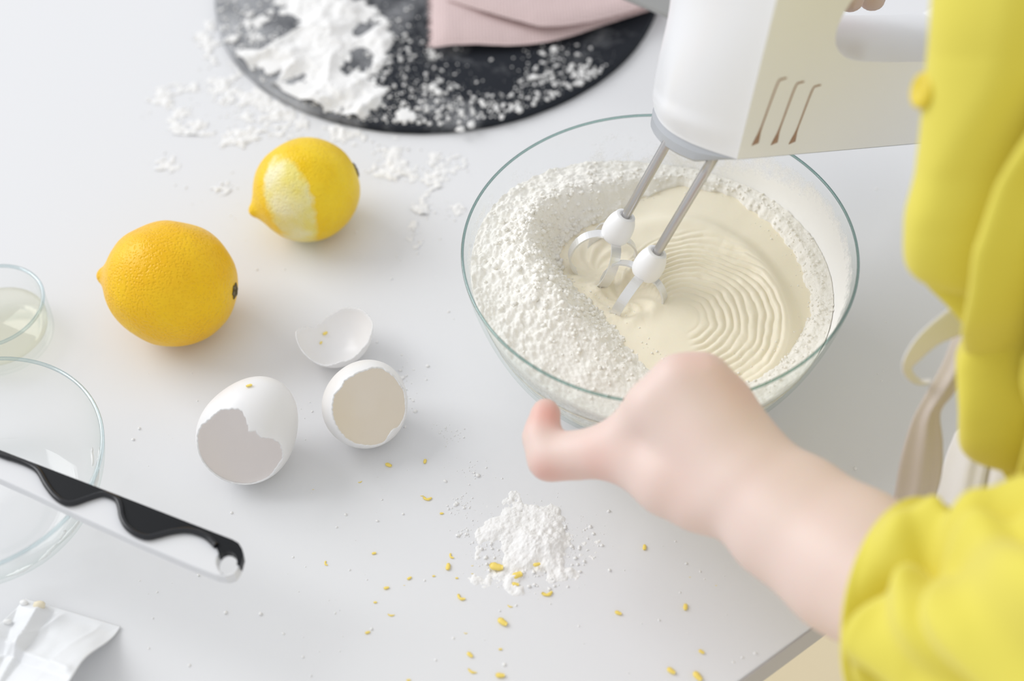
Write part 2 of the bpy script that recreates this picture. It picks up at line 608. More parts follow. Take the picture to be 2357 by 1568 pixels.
for a, b in ((0, 0), (1, 0), (1, 1), (0, 1)):
    used[a:used.shape[0] - 1 + a, b:used.shape[1] - 1 + b] |= fq
idx[used] = np.arange(used.sum())
V = np.stack([gx[used], gy[used], hz[used] + 0.0002], 1)
Fc = np.stack([idx[:-1, :-1][fq], idx[1:, :-1][fq], idx[1:, 1:][fq], idx[:-1, 1:][fq]], 1)
sf = mesh_np('smeared_flour', V, Fc, M_FLOUR2)
tag(sf, 'white flour smeared thickly over the left half of the slate', 'flour', kind='stuff')

# flecks of flour on the slate
pts, sz = [], []


def scatter(cx, cy, sx, sy, n, z, smin, smax, test=None):
    k = 0
    while k < n:
        px, py = cx + sx * random.gauss(0, 1), cy + sy * random.gauss(0, 1)
        p = at(px, py, z)
        k += 1
        if test and not test(p):
            continue
        s = smin + (smax - smin) * random.random() ** 6
        pts.append((p[0], p[1], z + s * 0.25)); sz.append(s)


on_slate = lambda p: np.hypot(p[0] - SLC[0], p[1] - SLC[1]) < SLR * 0.985
for q in ((1275, 130, 28, 14, 50), (1340, 165, 30, 16, 70), (1250, 185, 30, 16, 60), (1365, 185, 14, 10, 30),
          (1050, 255, 75, 30, 130), (1000, 215, 40, 45, 80), (930, 270, 60, 24, 90), (1130, 258, 45, 22, 70),
          (995, 130, 12, 8, 25), (1000, 200, 14, 9, 20), (1180, 250, 40, 12, 50), (900, 130, 40, 60, 150),
          (560, 60, 40, 50, 150), (640, 170, 60, 60, 200), (760, 260, 60, 20, 160), (1260, 225, 40, 10, 50), (1330, 200, 25, 20, 50)):
    scatter(q[0], q[1], q[2] * 1.1, q[3] * 1.1, int(q[4] * 3.2), SLT, 0.00018, 0.0016, on_slate)
for q in ((995, 130), (1000, 205), (1010, 215), (1195, 255), (1340, 165), (1275, 115), (1060, 300), (1085, 290), (1155, 272), (522, 95), (575, 35), (1230, 180)):
    p = at(*q, SLT); pts.append((p[0], p[1], SLT + .0005)); sz.append(0.0024)
tag(crumbs('flour_flecks', pts, sz, M_FLOUR2), 'small flour specks and clumps flecking the slate surface', 'flour', kind='stuff')

# flour on the table: drifts next to the slate, pile near the zest, specks everywhere
off_slate = lambda p: np.hypot(p[0] - SLC[0], p[1] - SLC[1]) > SLR * 1.006
DR = ((600, 235, 60, 34, .9), (690, 275, 60, 30, 1.0), (790, 310, 50, 26, 1.05), (880, 350, 46, 26, 1.0), (900, 395, 40, 18, .7), (540, 170, 40, 45, .75), (480, 90, 26, 40, .6), (560, 300, 60, 30, .62),
      (420, 250, 80, 55, .38), (975, 470, 24, 18, .8), (955, 545, 16, 26, .75), (1040, 485, 24, 16, .6), (540, 330, 34, 8, .9), (980, 395, 60, 34, .5), (480, 92, 10, 10, .9), (1010, 370, 50, 22, .5),
      (380, 380, 30, 20, .45), (500, 430, 30, 20, .4), (930, 400, 60, 20, .5))
gx, gy = np.meshgrid(np.linspace(-0.26, 0.0, 620), np.linspace(0.50, 0.74, 580), indexing='ij')
U_, V_ = pxof(gx, gy, 0.0)
mk = 0
for cx_, cy_, sx_, sy_, am in DR:
    mk = mk + am * np.exp(-((U_ - cx_) / sx_) ** 2 - ((V_ - cy_) / sy_) ** 2) * 0.75
g1 = fbm(gx * 85 + 3, gy * 85 + 5, 5)
g2 = fbm(gx * 330, gy * 330 + 9, 4)
h = np.minimum(mk, 1.15) * 0.62 + 1.5 * (g1 - .5) + 0.9 * (g2 - .5)
h = np.where(in_slate(gx, gy) > SLR * 1.008, h, -1)
h = np.where(mk > 0.08, h, -1)
TH = 0.20
hz = 0.0021 * np.maximum(h - TH, 0) ** 0.9 * (0.6 + .8 * g2)
keep = h > TH - .02
fq = keep[:-1, :-1] & keep[1:, :-1] & keep[1:, 1:] & keep[:-1, 1:]
used = np.zeros_like(keep)
for a, b in ((0, 0), (1, 0), (1, 1), (0, 1)):
    used[a:used.shape[0] - 1 + a, b:used.shape[1] - 1 + b] |= fq
idx = -np.ones(gx.shape, int)
idx[used] = np.arange(used.sum())
V = np.stack([gx[used], gy[used], hz[used] + .00008], 1)
Fc = np.stack([idx[:-1, :-1][fq], idx[1:, :-1][fq], idx[1:, 1:][fq], idx[:-1, 1:][fq]], 1)
dd = np.argwhere(used)
pts, sz = [], []
for q in DR:
    scatter(q[0], q[1], q[2] * .8, q[3] * .8, int(q[4] * 70), 0.0, 0.00015, 0.0010, off_slate)
CV = crumbs('tmp', pts, sz, M_FLOUR2)
me = CV.data
cv = np.empty(len(me.vertices) * 3); me.vertices.foreach_get('co', cv); cv = cv.reshape(-1, 3)
cf = np.array([p.vertices[:] for p in me.polygons]) + len(V)
bpy.data.objects.remove(CV)
tri = np.concatenate([Fc[:, [0, 1, 2]], Fc[:, [0, 2, 3]], cf])
tag(mesh_np('scattered_flour', np.concatenate([V, cv]), tri, M_FLOUR2), 'white flour scattered on the table in front of the slate', 'flour', kind='stuff')
pts, sz = [], []
for k in range(900):
    px, py = random.uniform(300, 2100), random.uniform(380, 1568)
    p = at(px, py)
    if (p - e1) @ EN > -0.005 or np.hypot(p[0] - .069, p[1] - .444) < 0.1:
        continue
    s = 0.00012 + 0.0009 * random.random() ** 6
    pts.append((p[0], p[1], s * .2)); sz.append(s)
for q in ((1035, 1005, 22, 14, 30), (1060, 1165, 14, 14, 40), (1065, 1225, 8, 8, 20), (1080, 1090, 20, 14, 20), (940, 900, 20, 40, 30)):
    scatter(*q, 0.0, 0.0003, 0.0012)
tag(crumbs('flour_specks', pts, sz, M_FLOUR2), 'tiny white flour specks strewn over the open tabletop', 'flour', kind='stuff')

# small heap in front of the hand
hc = at(1222, 1255)[:2]
g = np.linspace(-0.034, 0.034, 230)
gx, gy = np.meshgrid(g, g, indexing='ij')
rr = np.hypot(gx / 0.0265, gy / 0.0215)
d1, d2 = worley(gx * 190 + 5, gy * 190 + 9)
hh = (1 - rr) * 0.75 + 1.5 * (fbm(gx * 110 + 2, gy * 110 + 7, 5) - 0.5) + 0.25 * (0.5 - d1)
hh += 0.9 * np.exp(-(((gx - .006) / .008) ** 2 + ((gy - .004) / .008) ** 2)) * 0.5
hz = 0.0031 * np.maximum(hh - 0.12, 0) ** 0.8 * (0.8 + 0.5 * fbm(gx * 400, gy * 400, 3)) - 0.0002
keep = hh > 0.1
fq = keep[:-1, :-1] & keep[1:, :-1] & keep[1:, 1:] & keep[:-1, 1:]
used = np.zeros_like(keep)
for a, b in ((0, 0), (1, 0), (1, 1), (0, 1)):
    used[a:used.shape[0] - 1 + a, b:used.shape[1] - 1 + b] |= fq
idx = -np.ones(gx.shape, int)
idx[used] = np.arange(used.sum())
V = np.stack([gx[used] + hc[0], gy[used] + hc[1], hz[used]], 1)
Fc = np.stack([idx[:-1, :-1][fq], idx[1:, :-1][fq], idx[1:, 1:][fq], idx[:-1, 1:][fq]], 1)
pts, sz = [], []
scatter(1222, 1255, 62, 45, 900, 0.0, 0.0002, 0.0010)
CV = crumbs('tmp', pts, sz, M_FLOUR2)
me = CV.data
cv = np.empty(len(me.vertices) * 3); me.vertices.foreach_get('co', cv); cv = cv.reshape(-1, 3)
cf = np.array([p.vertices[:] for p in me.polygons]) + len(V)
bpy.data.objects.remove(CV)
tri = np.concatenate([Fc[:, [0, 1, 2]], Fc[:, [0, 2, 3]], cf])
tag(mesh_np('flour_heap', np.concatenate([V, cv]), tri, M_FLOUR2), 'small heap of spilled white flour on the table below the hand', 'flour', kind='stuff')

# folded napkin on the slate: a closed folded sheet, lower layer and overlapping upper layer
def cloth_patch(outline_lo, outline_hi, nx, ny, zf, thick):
    """ruled patch between a lower and an upper edge (world xy); zf gives the height of the top side"""
    a, b = smooth_pts(outline_lo, nx), smooth_pts(outline_hi, nx)
    s = np.linspace(0, 1, ny)
    P = a[:, None, :] * (1 - s[None, :, None]) + b[:, None, :] * s[None, :, None]
    U, S = np.meshgrid(np.linspace(0, 1, nx), s, indexing='ij')
    z = zf(U, S, P[..., 0], P[..., 1])
    edge = np.minimum(1, np.minimum(S, 1 - S) * 10) * np.minimum(1, np.minimum(U, 1 - U) * 14)
    zt = z - thick * 0.5 * (1 - np.sqrt(edge))
    zb = z - thick + thick * 0.5 * (1 - np.sqrt(edge))
    top = np.concatenate([P, zt[..., None]], -1).reshape(-1, 3)
    bot = np.concatenate([P, zb[..., None]], -1).reshape(-1, 3)
    f = grid_faces(nx, ny)
    n0 = nx * ny
    Fc = f.tolist() + (f[:, ::-1] + n0).tolist()
    ring = [i * ny for i in range(nx)] + [(nx - 1) * ny + j for j in range(1, ny)] + \
           [i * ny + ny - 1 for i in range(nx - 2, -1, -1)] + [j for j in range(ny - 2, 0, -1)]
    for i in range(len(ring)):
        p, q = ring[i], ring[(i + 1) % len(ring)]
        Fc.append([p, q, q + n0, p + n0][::-1])
    return np.concatenate([top, bot]), Fc


def pl(L, z):
    return [at(x, y, z)[:2] for x, y in L]


napkin = tag(empty('napkin', tuple(at(1200, 20, SLT))), 'folded pink linen napkin lying on the black slate', 'napkin')
no = np.array(napkin.location)
zn = SLT
V, Fc = cloth_patch(pl([(992, 108), (1080, 103), (1180, 99), (1290, 84), (1400, 54), (1530, 12)], zn + .006),
                    pl([(1000, -130), (1100, -140), (1230, -150), (1330, -150), (1430, -150), (1560, -150)], zn + .006), 90, 40,
                    lambda U, S, x, y: zn + 0.0085 + 0.0015 * np.sin(U * 9 + S * 3) + 0.0012 * (fbm(x * 60, y * 60, 3) - .5), 0.007)
recalc(mesh_np('lower_fold', V - no, Fc, M_LINEN, napkin))
V, Fc = cloth_patch(pl([(1030, -2), (1110, 24), (1190, 46), (1260, 60), (1370, 45), (1510, 6)], zn + .012),
                    pl([(1030, -150), (1110, -160), (1230, -170), (1330, -170), (1430, -170), (1560, -160)], zn + .012), 90, 40,
                    lambda U, S, x, y: zn + 0.0145 + 0.003 * np.sin(U * 6 + 1) * S + 0.0012 * (fbm(x * 70, y * 70, 3) - .5), 0.006)
recalc(mesh_np('upper_fold', V - no, Fc, M_LINEN, napkin))
fr = []
for k in range(44):                        # frayed threads on the short edge
    py = -20 + 128 * (k / 43)
    p = at(1000 - 6 * random.random(), py, zn + .0055)
    q = at(990 - 8 * random.random(), py + random.uniform(-5, 7), zn + .0035 + 0.003 * random.random())
    fr.append(tube([p, (p + q) / 2 + [0, 0, .0006], q], [0.0006, 0.0005, 0.0003], 5))
V, Fc = join(fr)
o = mesh_np('frayed_hem', V - no, Fc, M_LINEN, napkin)
o['kind'] = 'stuff'

# flat metal utensil lying over the napkin's far end, mostly behind the mixer
ut = []
a, b = atd(1420, -40, 0.80), atd(1580, 34, 0.795)
dirv = unit(b - a)
side = unit(np.cross(dirv, [0, 0, 1]))
st = []
for t, wd, hgt in ((-0.10, .0105, .003), (0.0, .0100, .003), (0.022, .0085, .0032), (0.040, .0082, .0032), (0.044, .006, .0026)):
    c = a + dirv * t
    for sx_, sz_ in ((-1, -.8), (-.8, -1), (.8, -1), (1, -.8), (1, .8), (.8, 1), (-.8, 1), (-1, .8)):
        st.append(c + side * wd * sx_ + np.array([0, 0, 1]) * hgt * sz_ * 0.6)
Fc = grid_faces(5, 8, wrap_v=True).tolist() + [list(range(8)), list(range(32, 40))[::-1]]
ute = recalc(mesh_np('metal_utensil', np.array(st), Fc, M_DSTEEL))
md = ute.modifiers.new('bevel', 'BEVEL'); md.width = 0.0008; md.segments = 2
tag(ute, 'grey metal utensil tip showing beside the pink napkin', 'utensil')

# ------------------------------------------------------------------ lemons
def lemon(name, length, R, center, axis, m, seed, stem_len, label):
    # lathe about the fruit's own axis, nipple at -x and stem at +x
    prof = smooth_pts([(-1.19, 0), (-1.18, .05), (-1.14, .11), (-1.075, .175), (-1.0, .30), (-.90, .50), (-.75, .70), (-.5, .88), (-.2, .985),
                       (.1, 1.0), (.4, .93), (.65, .78), (.84, .57), (.94, .38), (.985, .20), (.985, .10), (.965, .03), (.955, 0)], 130)
    prof[:, 1] = np.maximum(prof[:, 1], 0)
    n = 200
    th = np.linspace(0, 2 * np.pi, n, endpoint=False)
    x = np.repeat(prof[:, 0][:, None], n, 1) * length / 2
    r = prof[:, 1][:, None] * R
    lump = 1 + 0.035 * (fbm(np.cos(th)[None] * 1.3 + x / R * 1.1 + seed, np.sin(th)[None] * 1.3 + seed * 2 + 0 * x, 2) - 0.5) * 2
    lump = lump + 0.012 * (fbm(np.cos(th)[None] * 4 + seed, np.sin(th)[None] * 4 + x / R * 4, 3) - 0.5)
    r = r * lump
    yy, zz = r * np.cos(th)[None], r * np.sin(th)[None]
    V = np.stack([x, yy, zz], -1).reshape(-1, 3)
    ax = unit(axis)
    yv = unit(np.cross([0, 0, 1], ax))
    zv = np.cross(ax, yv)
    Rm = np.stack([ax, yv, zv], 1)
    o = mesh_np(name, V, grid_faces(len(prof), n, wrap_v=True), m)
    o.matrix_world = Matrix.Translation(center) @ Matrix([list(Rm[0]) + [0], list(Rm[1]) + [0], list(Rm[2]) + [0], [0, 0, 0, 1]])
    recalc(o)
    zmin = (V @ Rm.T)[:, 2].min() + center[2]
    o.location.z -= zmin
    x0 = 0.955 * length / 2
    parts = [tube([(x0 - .001, 0, 0), (x0 + .001, 0, 0), (x0 + stem_len, 0.0003, -.0002)], [0.0021, 0.0019, 0.0016], 10)]
    for k in range(6):                       # dry calyx lobes
        a = k * math.pi / 3 + seed
        c, s = math.cos(a), math.sin(a)
        q = [(x0 + .0006, .001 * c, .001 * s), (x0 + .0013, .0026 * c, .0026 * s), (x0 + .0012, .0042 * c, .0042 * s)]
        parts.append(tube(q, [.0012, .0011, .0004], 6))
    V, Fc = join(parts)
    mesh_np('stem', V, Fc, M_STEM, o)
    tag(o, label, 'lemon')
    return o, Rm


M_LEM1 = lemon_mat('ripe_lemon_peel', (0.87, 0.49, 0.005, 1), (0.92, 0.57, 0.010, 1), None)
lem, _ = lemon('lemon', 0.0645, 0.0312, at(396, 655, .031), CX * .99 - CY * .115 - FW * .06, M_LEM1, 1.7, 0.0026,
               'large deep yellow unpeeled lemon left of the eggshells')
axis2 = unit((0.92, 0.32, 0.13))
y2 = unit(np.cross([0, 0, 1], axis2)); z2 = np.cross(axis2, y2)
R2 = np.stack([axis2, y2, z2], 1)
ctr2 = at(707, 436, .0272)
los = unit(EYE - ctr2)
img = lambda dx, dy: unit(CX * dx + CY * dy)
pa, pb = img(1, .30), img(-.30, 1)
pcen = -pa * 0.0100 + los * 0.020 - pb * 0.003
M_LEM2 = lemon_mat('zested_lemon_peel', (0.86, 0.56, 0.004, 1), (0.92, 0.66, 0.03, 1),
                   (R2.T @ pcen, R2.T @ pa, R2.T @ pb, 0.0122, 0.0235))
lem2, _ = lemon('lemon', 0.0555, 0.0272, ctr2, axis2, M_LEM2, 4.2, 0.0016,
                'smaller yellow lemon with a zested pale patch, behind the large lemon')


# ------------------------------------------------------------------ eggshells
def eggshell(center, a, e, R, Lr, asym, ctrl, seed, label, membrane, th_in=0.0007):
    """shell grown from the pole opposite the opening a; ctrl = [(angle in view deg, rim polar angle deg)]"""
    a, e = unit(a), unit(e)
    u = unit(CX - a * (CX @ a)); v = np.cross(a, u)
    if v @ CY < 0 and abs(v @ CY) > .05:
        v = -v
    n, k = 288, 60
    ph = np.linspace(0, 2 * np.pi, n, endpoint=False)
    cs = sorted((d % 360, t) for d, t in ctrl)
    ax = np.array([cs[-1][0] - 360] + [c[0] for c in cs] + [cs[0][0] + 360])
    ay = np.array([cs[-1][1]] + [c[1] for c in cs] + [cs[0][1]])
    tm = np.interp(np.degrees(ph), ax, ay)
    tm = np.convolve(np.r_[tm[-3:], tm, tm[:3]], np.ones(7) / 7, 'valid')
    jag = fbm(np.cos(ph) * 2.6 + seed, np.sin(ph) * 2.6 + seed, 6) - 0.5
    saw = np.abs(((ph * 7 + seed + 2 * jag) % 1) - 0.5) - .25
    tm = np.radians(tm + 13 * jag + 2.5 * saw)
    q = np.linspace(0, 1, k) ** 0.9

    def surf(off):
        th = q[:, None] * tm[None]
        d = (-np.cos(th)[..., None] * a + (np.sin(th) * np.cos(ph)[None])[..., None] * u + (np.sin(th) * np.sin(ph)[None])[..., None] * v)
        c = d @ e
        r = 1 / np.sqrt((1 - c * c) / R ** 2 + c * c / Lr ** 2) * (1 - asym * c * (1 - c * c) * 1.2) - off
        return d * r[..., None]
    A, B = surf(0).reshape(-1, 3), surf(th_in).reshape(-1, 3)
    Bi = surf(th_in + 0.00005).reshape(-1, 3)
    zmin = A[:, 2].min()
    loc = np.array([center[0], center[1], -zmin])
    f = grid_faces(k, n, wrap_v=True)
    n0 = k * n
    rim = np.array([[(k - 1) * n + i, (k - 1) * n + (i + 1) % n, (k - 1) * n + (i + 1) % n + n0, (k - 1) * n + i + n0] for i in range(n)])
    o = mesh_np('eggshell', np.concatenate([A, B]), np.concatenate([f, f[int((k - 1) * 0.92) * n:, ::-1] + n0, rim]), M_SHELL)
    o.location = loc
    recalc(o)
    kk = int(k * 0.94)
    mo = mesh_np('membrane', Bi[:kk * n], grid_faces(kk, n, wrap_v=True)[:, ::-1], membrane, o)
    tag(o, label, 'eggshell', 'broken eggshells')
    return o


def toward(center, dx, dy, ang):
    c = unit(EYE - np.array(center))
    d = unit(CX * dx + CY * dy)
    d = unit(d - c * (d @ c))
    return c * math.cos(math.radians(ang)) + d * math.sin(math.radians(ang))


M_MEMB3 = mat('pale_egg_membrane', (0.92, 0.91, 0.905, 1), 0.3)
translucent(M_MEMB3, 0.2)
M_MEMB2 = mat('egg_membrane_with_white', (0.98, 0.945, 0.90, 1), 0.25, vary=((0.975, 0.92, 0.82, 1), 30))
cA = at(577, 998, 0.0215)
eggA = eggshell(cA, toward(cA, -.45, -.9, 30), CX * .50 + CY * .80 + unit(EYE - cA) * .1, 0.0222, 0.0262, 0.10,
                [(0, 128), (-20, 122), (-40, 118), (-80, 118), (-120, 118), (-150, 118), (170, 118), (140, 122), (110, 128), (88, 128), (80, 138), (62, 152), (40, 152), (20, 142)],
                3.1, 'nearly whole white eggshell with a jagged hole facing the camera', M_MEMB)
cB = at(842, 931, 0.0205)
eggB = eggshell(cB, toward(cB, .75, -.65, 14), CX * .3 + CY * .7 + unit(EYE - cB) * .2, 0.0200, 0.0212, 0.05,
                [(0, 116), (45, 118), (90, 119), (135, 120), (180, 120), (225, 120), (270, 118), (292, 112), (300, 128), (312, 134), (325, 122), (338, 116)],
                8.4, 'opened white eggshell half with beige membrane, beside the tall cracked shell', M_MEMB2)
cC = at(774, 771, 0.014)
eggC = eggshell(cC, np.array([-.06, .20, 1.0]), np.array([.2, .3, .9]), 0.0192, 0.0215, 0.05,
                [(0, 80), (30, 84), (60, 82), (90, 78), (115, 68), (140, 60), (160, 74), (185, 86), (210, 72), (235, 56), (250, 54), (265, 60), (300, 62), (330, 70)],
                5.5, 'small shallow eggshell cup lying open upward behind the other shells', M_MEMB3)


# ------------------------------------------------------------------ mixing bowl
BC = np.array([0.0689, 0.444, 0.0])
outer = smooth_pts([(0.0, 0.0), (0.025, 0.0), (0.044, 0.0003), (0.0525, 0.003), (0.0605, 0.010), (0.0695, 0.0205), (0.0765, 0.032), (0.0815, 0.044), (0.0853, 0.056), (0.0882, 0.068), (0.0902, 0.0795)], 70)
GT = 0.0015


def inset(prof, t):
    d = np.gradient(prof, axis=0)
    nn = np.stack([-d[:, 1], d[:, 0]], 1)
    nn /= np.linalg.norm(nn, axis=1)[:, None] + 1e-12
    q = prof + nn * t
    q[:, 0] = np.maximum(q[:, 0], 0)
    q[0, 0] = 0
    return q


inner = inset(outer, GT)
bowl = tag(empty('mixing_bowl', BC), 'large clear glass mixing bowl holding batter and flour', 'bowl')
V, Fc = lathe(np.concatenate([outer, inner[::-1]]), 160)
recalc(mesh_np('glass_wall', V, Fc, M_GLASS, bowl))
rp = [((outer[-1, 0] + inner[-1, 0]) / 2 + 0.00066 * math.cos(a), 0.0797 + 0.0007 * math.sin(a)) for a in np.linspace(0, 2 * np.pi, 13)]
V, Fc = lathe(rp, 200)
o = recalc(mesh_np('rim', V, Fc, M_RIM, bowl))
o['label'] = 'greenish glass rim'


def rin(z):
    return np.interp(z, inner[:, 1], inner[:, 0]) - 0.0004


# contents: polar grids about the bowl axis.  phi: 0 = +x, counter-clockwise
NP, NQ = 760, 240
phi = np.linspace(0, 2 * np.pi, NP, endpoint=False)
qq = np.linspace(0, 1, NQ) ** 0.8
PH, QQ = np.meshgrid(phi, qq, indexing='ij')
BZ = 0.0500


def polar(px, py, z):
    p = at(px, py, z) - BC
    return math.atan2(p[1], p[0]) % (2 * np.pi), math.hypot(p[0], p[1])


def full(L):  # positions noted in the bowl close-up
    return [(1050 + x / 2.0905, 250 + y / 2.0905) for x, y in L]


# inner border of the flour, going round the bowl
inner_pts = full([(1180, 360), (1050, 345), (940, 385), (800, 455), (690, 520), (590, 570), (520, 620), (500, 700), (520, 790), (600, 860), (700, 930),
                  (790, 1010), (850, 1080), (900, 1150), (1000, 1215), (1150, 1250), (1330, 1290), (1440, 1230), (1560, 1150), (1680, 1050),
                  (1715, 950), (1690, 820), (1660, 720), (1600, 620), (1530, 540), (1440, 470), (1330, 400)])
pp = sorted(polar(x, y, BZ + .002) for x, y in inner_pts)
pa_, pr_ = np.array([p[0] for p in pp]), np.array([p[1] for p in pp])
pa3 = np.r_[pa_ - 2 * np.pi, pa_, pa_ + 2 * np.pi]
pr3 = np.r_[pr_, pr_, pr_]
rho_in = np.interp(phi, pa3, pr3)
# bank height of flour against the wall
left_w = 0.5 - 0.5 * np.cos(np.clip((phi - math.radians(75)) / math.radians(195), 0, 1) * 2 * np.pi)   # 1 around the left side
bank = 0.002 + 0.0165 * left_w ** 0.7
zwall = BZ + bank
Rb = rin(zwall)
Rbat = rin(BZ)

# batter surface
X0, Y0 = QQ * Rbat * np.cos(PH), QQ * Rbat * np.sin(PH)
cw = at(1050 + 1075 / 2.0905, 250 + 1030 / 2.0905, BZ) - BC
dx, dy = X0 - cw[0], Y0 - cw[1]
rho = np.hypot(dx, np.where(dy > 0, dy * 0.76, dy * 1.05))
ang = np.arctan2(dy, dx)                                   # ridges sweep from the beaters (upper left) clockwise
st = np.clip((math.radians(135) - ang) / math.radians(222), 0, 1.0)
st = np.where((ang > math.radians(135)) | (ang < math.radians(-87)), 0, st)
spread = 0.55 + 0.45 * sstep(0.0, 0.6, st)
ph_r = rho / spread + 0.004 * (fbm(X0 * 60 + 3, Y0 * 60, 3) - .5)
env = sstep(0.005, 0.017, rho) * sstep(0.0505, 0.046, rho / (0.72 + .28 * sstep(0, .4, st))) * sstep(0.02, 0.12, st) * sstep(1.0, 0.86, st)
freq = 2 * np.pi / 0.0037
ridge = np.abs(np.sin(ph_r * freq / 2 + 2.4 * fbm(X0 * 40, Y0 * 40, 3)))
hb = env * 0.0010 * (ridge ** 1.1 - 0.45) * (0.35 + 1.2 * fbm(X0 * 60 + 5, Y0 * 60, 2))
hb += env * 0.0005 * (fbm(X0 * 220 + 9, Y0 * 220, 3) - .5)
hb += 0.0040 * np.exp(-((rho - 0.049) / 0.0045) ** 2) * sstep(0.06, 0.25, st) * sstep(1.0, .75, st) * 0.55   # raised outer lip
hb += -0.0022 * sstep(0.050, 0.058, rho)                                                       # smoother, lower crescent outside it
hb += 0.0035 * np.exp(-(rho / 0.03) ** 2)
M0 = np.array([0.0593, 0.4543, 0.0705])
MW, MS, ML = np.array([0.5015, -0.8558, -0.1264]), np.array([0.4035, 0.1021, 0.9092]), np.array([0.7653, 0.5071, -0.3966])
MW, MS, ML = unit(MW), unit(MS), unit(ML)
beat_xy = [(M0 + MW * s * 0.0123 - MS * 0.026)[:2] - BC[:2] for s in (-1, 1)]
for bx, by in beat_xy:                                      # hollows whipped out by the beaters
    rb = np.hypot(X0 - bx, Y0 - by)
    hb += -0.0050 * np.exp(-(rb / 0.011) ** 2) + 0.0012 * np.exp(-((rb - .016) / .004) ** 2) * (0.6 + .8 * fbm(X0 * 150, Y0 * 150, 3))
    tw = np.arctan2(Y0 - by, X0 - bx)
    hb += 0.0006 * np.sin(tw * 9 + rb * 500) * np.exp(-((rb - .012) / .006) ** 2)
hb += 0.0012 * (fbm(X0 * 45, Y0 * 45 + 3, 3) - .5)
hb += 0.0016 * (fbm(X0 * 190, Y0 * 190 + 3, 4) - .5) * np.exp(-(np.hypot(X0 - beat_xy[0][0] * .5 - beat_xy[1][0] * .5 + .006, Y0 - beat_xy[0][1] * .5 - beat_xy[1][1] * .5 + .008) / .022) ** 2)
HB = BZ + hb
HB[:, -1] = BZ - 0.001
down = np.linspace(BZ - 0.002, 0.0035, 26)
rows = [np.stack([X0, Y0, HB], -1)]
rr_ = rin(down)
sk = np.stack([np.cos(phi)[:, None] * rr_[None], np.sin(phi)[:, None] * rr_[None], np.repeat(down[None], NP, 0)], -1)
cen = np.repeat(np.array([[[0, 0, 0.0032]]]), NP, 0)
G = np.concatenate([rows[0], sk, cen], 1)
batter = mesh_np('cake_batter', G.reshape(-1, 3), grid_faces(NP, G.shape[1], wrap_u=True), M_BATTER)
batter.location = BC
recalc(batter)
tag(batter, 'thick pale cream cake batter swirled by the beaters in the mixing bowl', 'batter', kind='stuff')

# flour ring and bank
s_ = np.linspace(0, 1, 170)
PH2, S2 = np.meshgrid(phi, s_, indexing='ij')
wob = 0.004 * (fbm(np.cos(phi) * 14 + 3, np.sin(phi) * 14, 4) - .5)
r0 = np.minimum(rho_in + wob, Rbat - 0.0022)
RR = r0[:, None] * (1 - S2) + Rb[:, None] * S2
x, y = RR * np.cos(PH2), RR * np.sin(PH2)
prof = sstep(0, 0.42, S2) * 0.75 + 0.25 * S2
lw2 = left_w[:, None]
base = BZ - 0.0012 + prof * (bank[:, None] + 0.0015) + 0.006 * lw2 * np.exp(-((S2 - .45) / .25) ** 2)
d1, d2 = worley(x * 210 + 3, y * 210 + 8)
e1_, e2_ = worley(x * 520 + 31, y * 520 + 8)
f1_, f2_ = worley(x * 95 + 11, y * 95 + 2)
crk = sstep(0.0, 0.10, f2_ - f1_) - 1
lumps = np.maximum(0.95 - d1, 0) ** 1.4 * 0.0027 * sstep(.30, .62, fbm(x * 45, y * 45 + 7, 3)) + np.maximum(0.9 - e1_, 0) ** 1.3 * 0.0013 + 0.0030 * (fbm(x * 110, y * 110, 6) - .5) + 0.0006 * crk * sstep(.45, .65, fbm(x * 30 + 9, y * 30, 2))
fade = sstep(0, 0.06, S2) * (0.35 + 0.65 * lw2)
HF = base + lumps * fade
HF = np.minimum(HF, 0.0785)
HF[:, -1] = zwall - .0005
RR[:, -1] = Rb
dn = np.stack([np.cos(phi) * (rin(BZ - .006)), np.sin(phi) * rin(BZ - .006), np.full(NP, BZ - .006)], -1)[:, None]
# close along the wall (just inside the glass) and underneath
mid = [np.stack([np.cos(phi) * rin(zwall - f * (zwall - BZ + .006)), np.sin(phi) * rin(zwall - f * (zwall - BZ + .006)), zwall - f * (zwall - BZ + .006)], -1)[:, None]
       for f in (.25, .5, .75)]
und = np.stack([np.cos(phi) * r0, np.sin(phi) * r0, np.full(NP, BZ - .006)], -1)[:, None]
G = np.concatenate([np.stack([x, y, HF], -1)] + mid + [dn, und], 1)
fo = mesh_np('bowl_flour', G.reshape(-1, 3), grid_faces(NP, G.shape[1], wrap_u=True, wrap_v=True), M_FLOUR)
fo.location = BC
recalc(fo)
tag(fo, 'lumpy white flour banked against the inside of the mixing bowl', 'flour', kind='stuff')
# loose crumbs on the flour
pts, sz = [], []
for k in range(7500):
    i = random.randrange(NP)
    lw = left_w[i]
    j = int(min(0.97, abs(random.gauss(0.22 if lw > .3 else 0.45, 0.26))) * 169)
    if random.random() > 0.3 + 0.7 * lw:
        continue
    s = (0.0002 + 0.0016 * random.random() ** 4.5) * (0.55 + 0.45 * lw)
    pts.append((x[i, j], y[i, j], HF[i, j] + s * 0.25)); sz.append(s)
for k in range(170):                       # crumbs dropped on the batter beside the bank
    i = random.randrange(NP)
    r = r0[i] - abs(random.gauss(0, 0.004))
    s = 0.0002 + 0.0004 * random.random() ** 3
    q = min(NQ - 1, int((r / Rbat) ** (1 / .8) * (NQ - 1)))
    pts.append((r * math.cos(phi[i]), r * math.sin(phi[i]), HB[i, q] + s * .3)); sz.append(s)
cr = crumbs('flour_crumbs', pts, sz, M_FLOUR)
cr.location = BC
tag(cr, 'loose flour crumbs on top of the flour bank in the bowl', 'flour', kind='stuff')


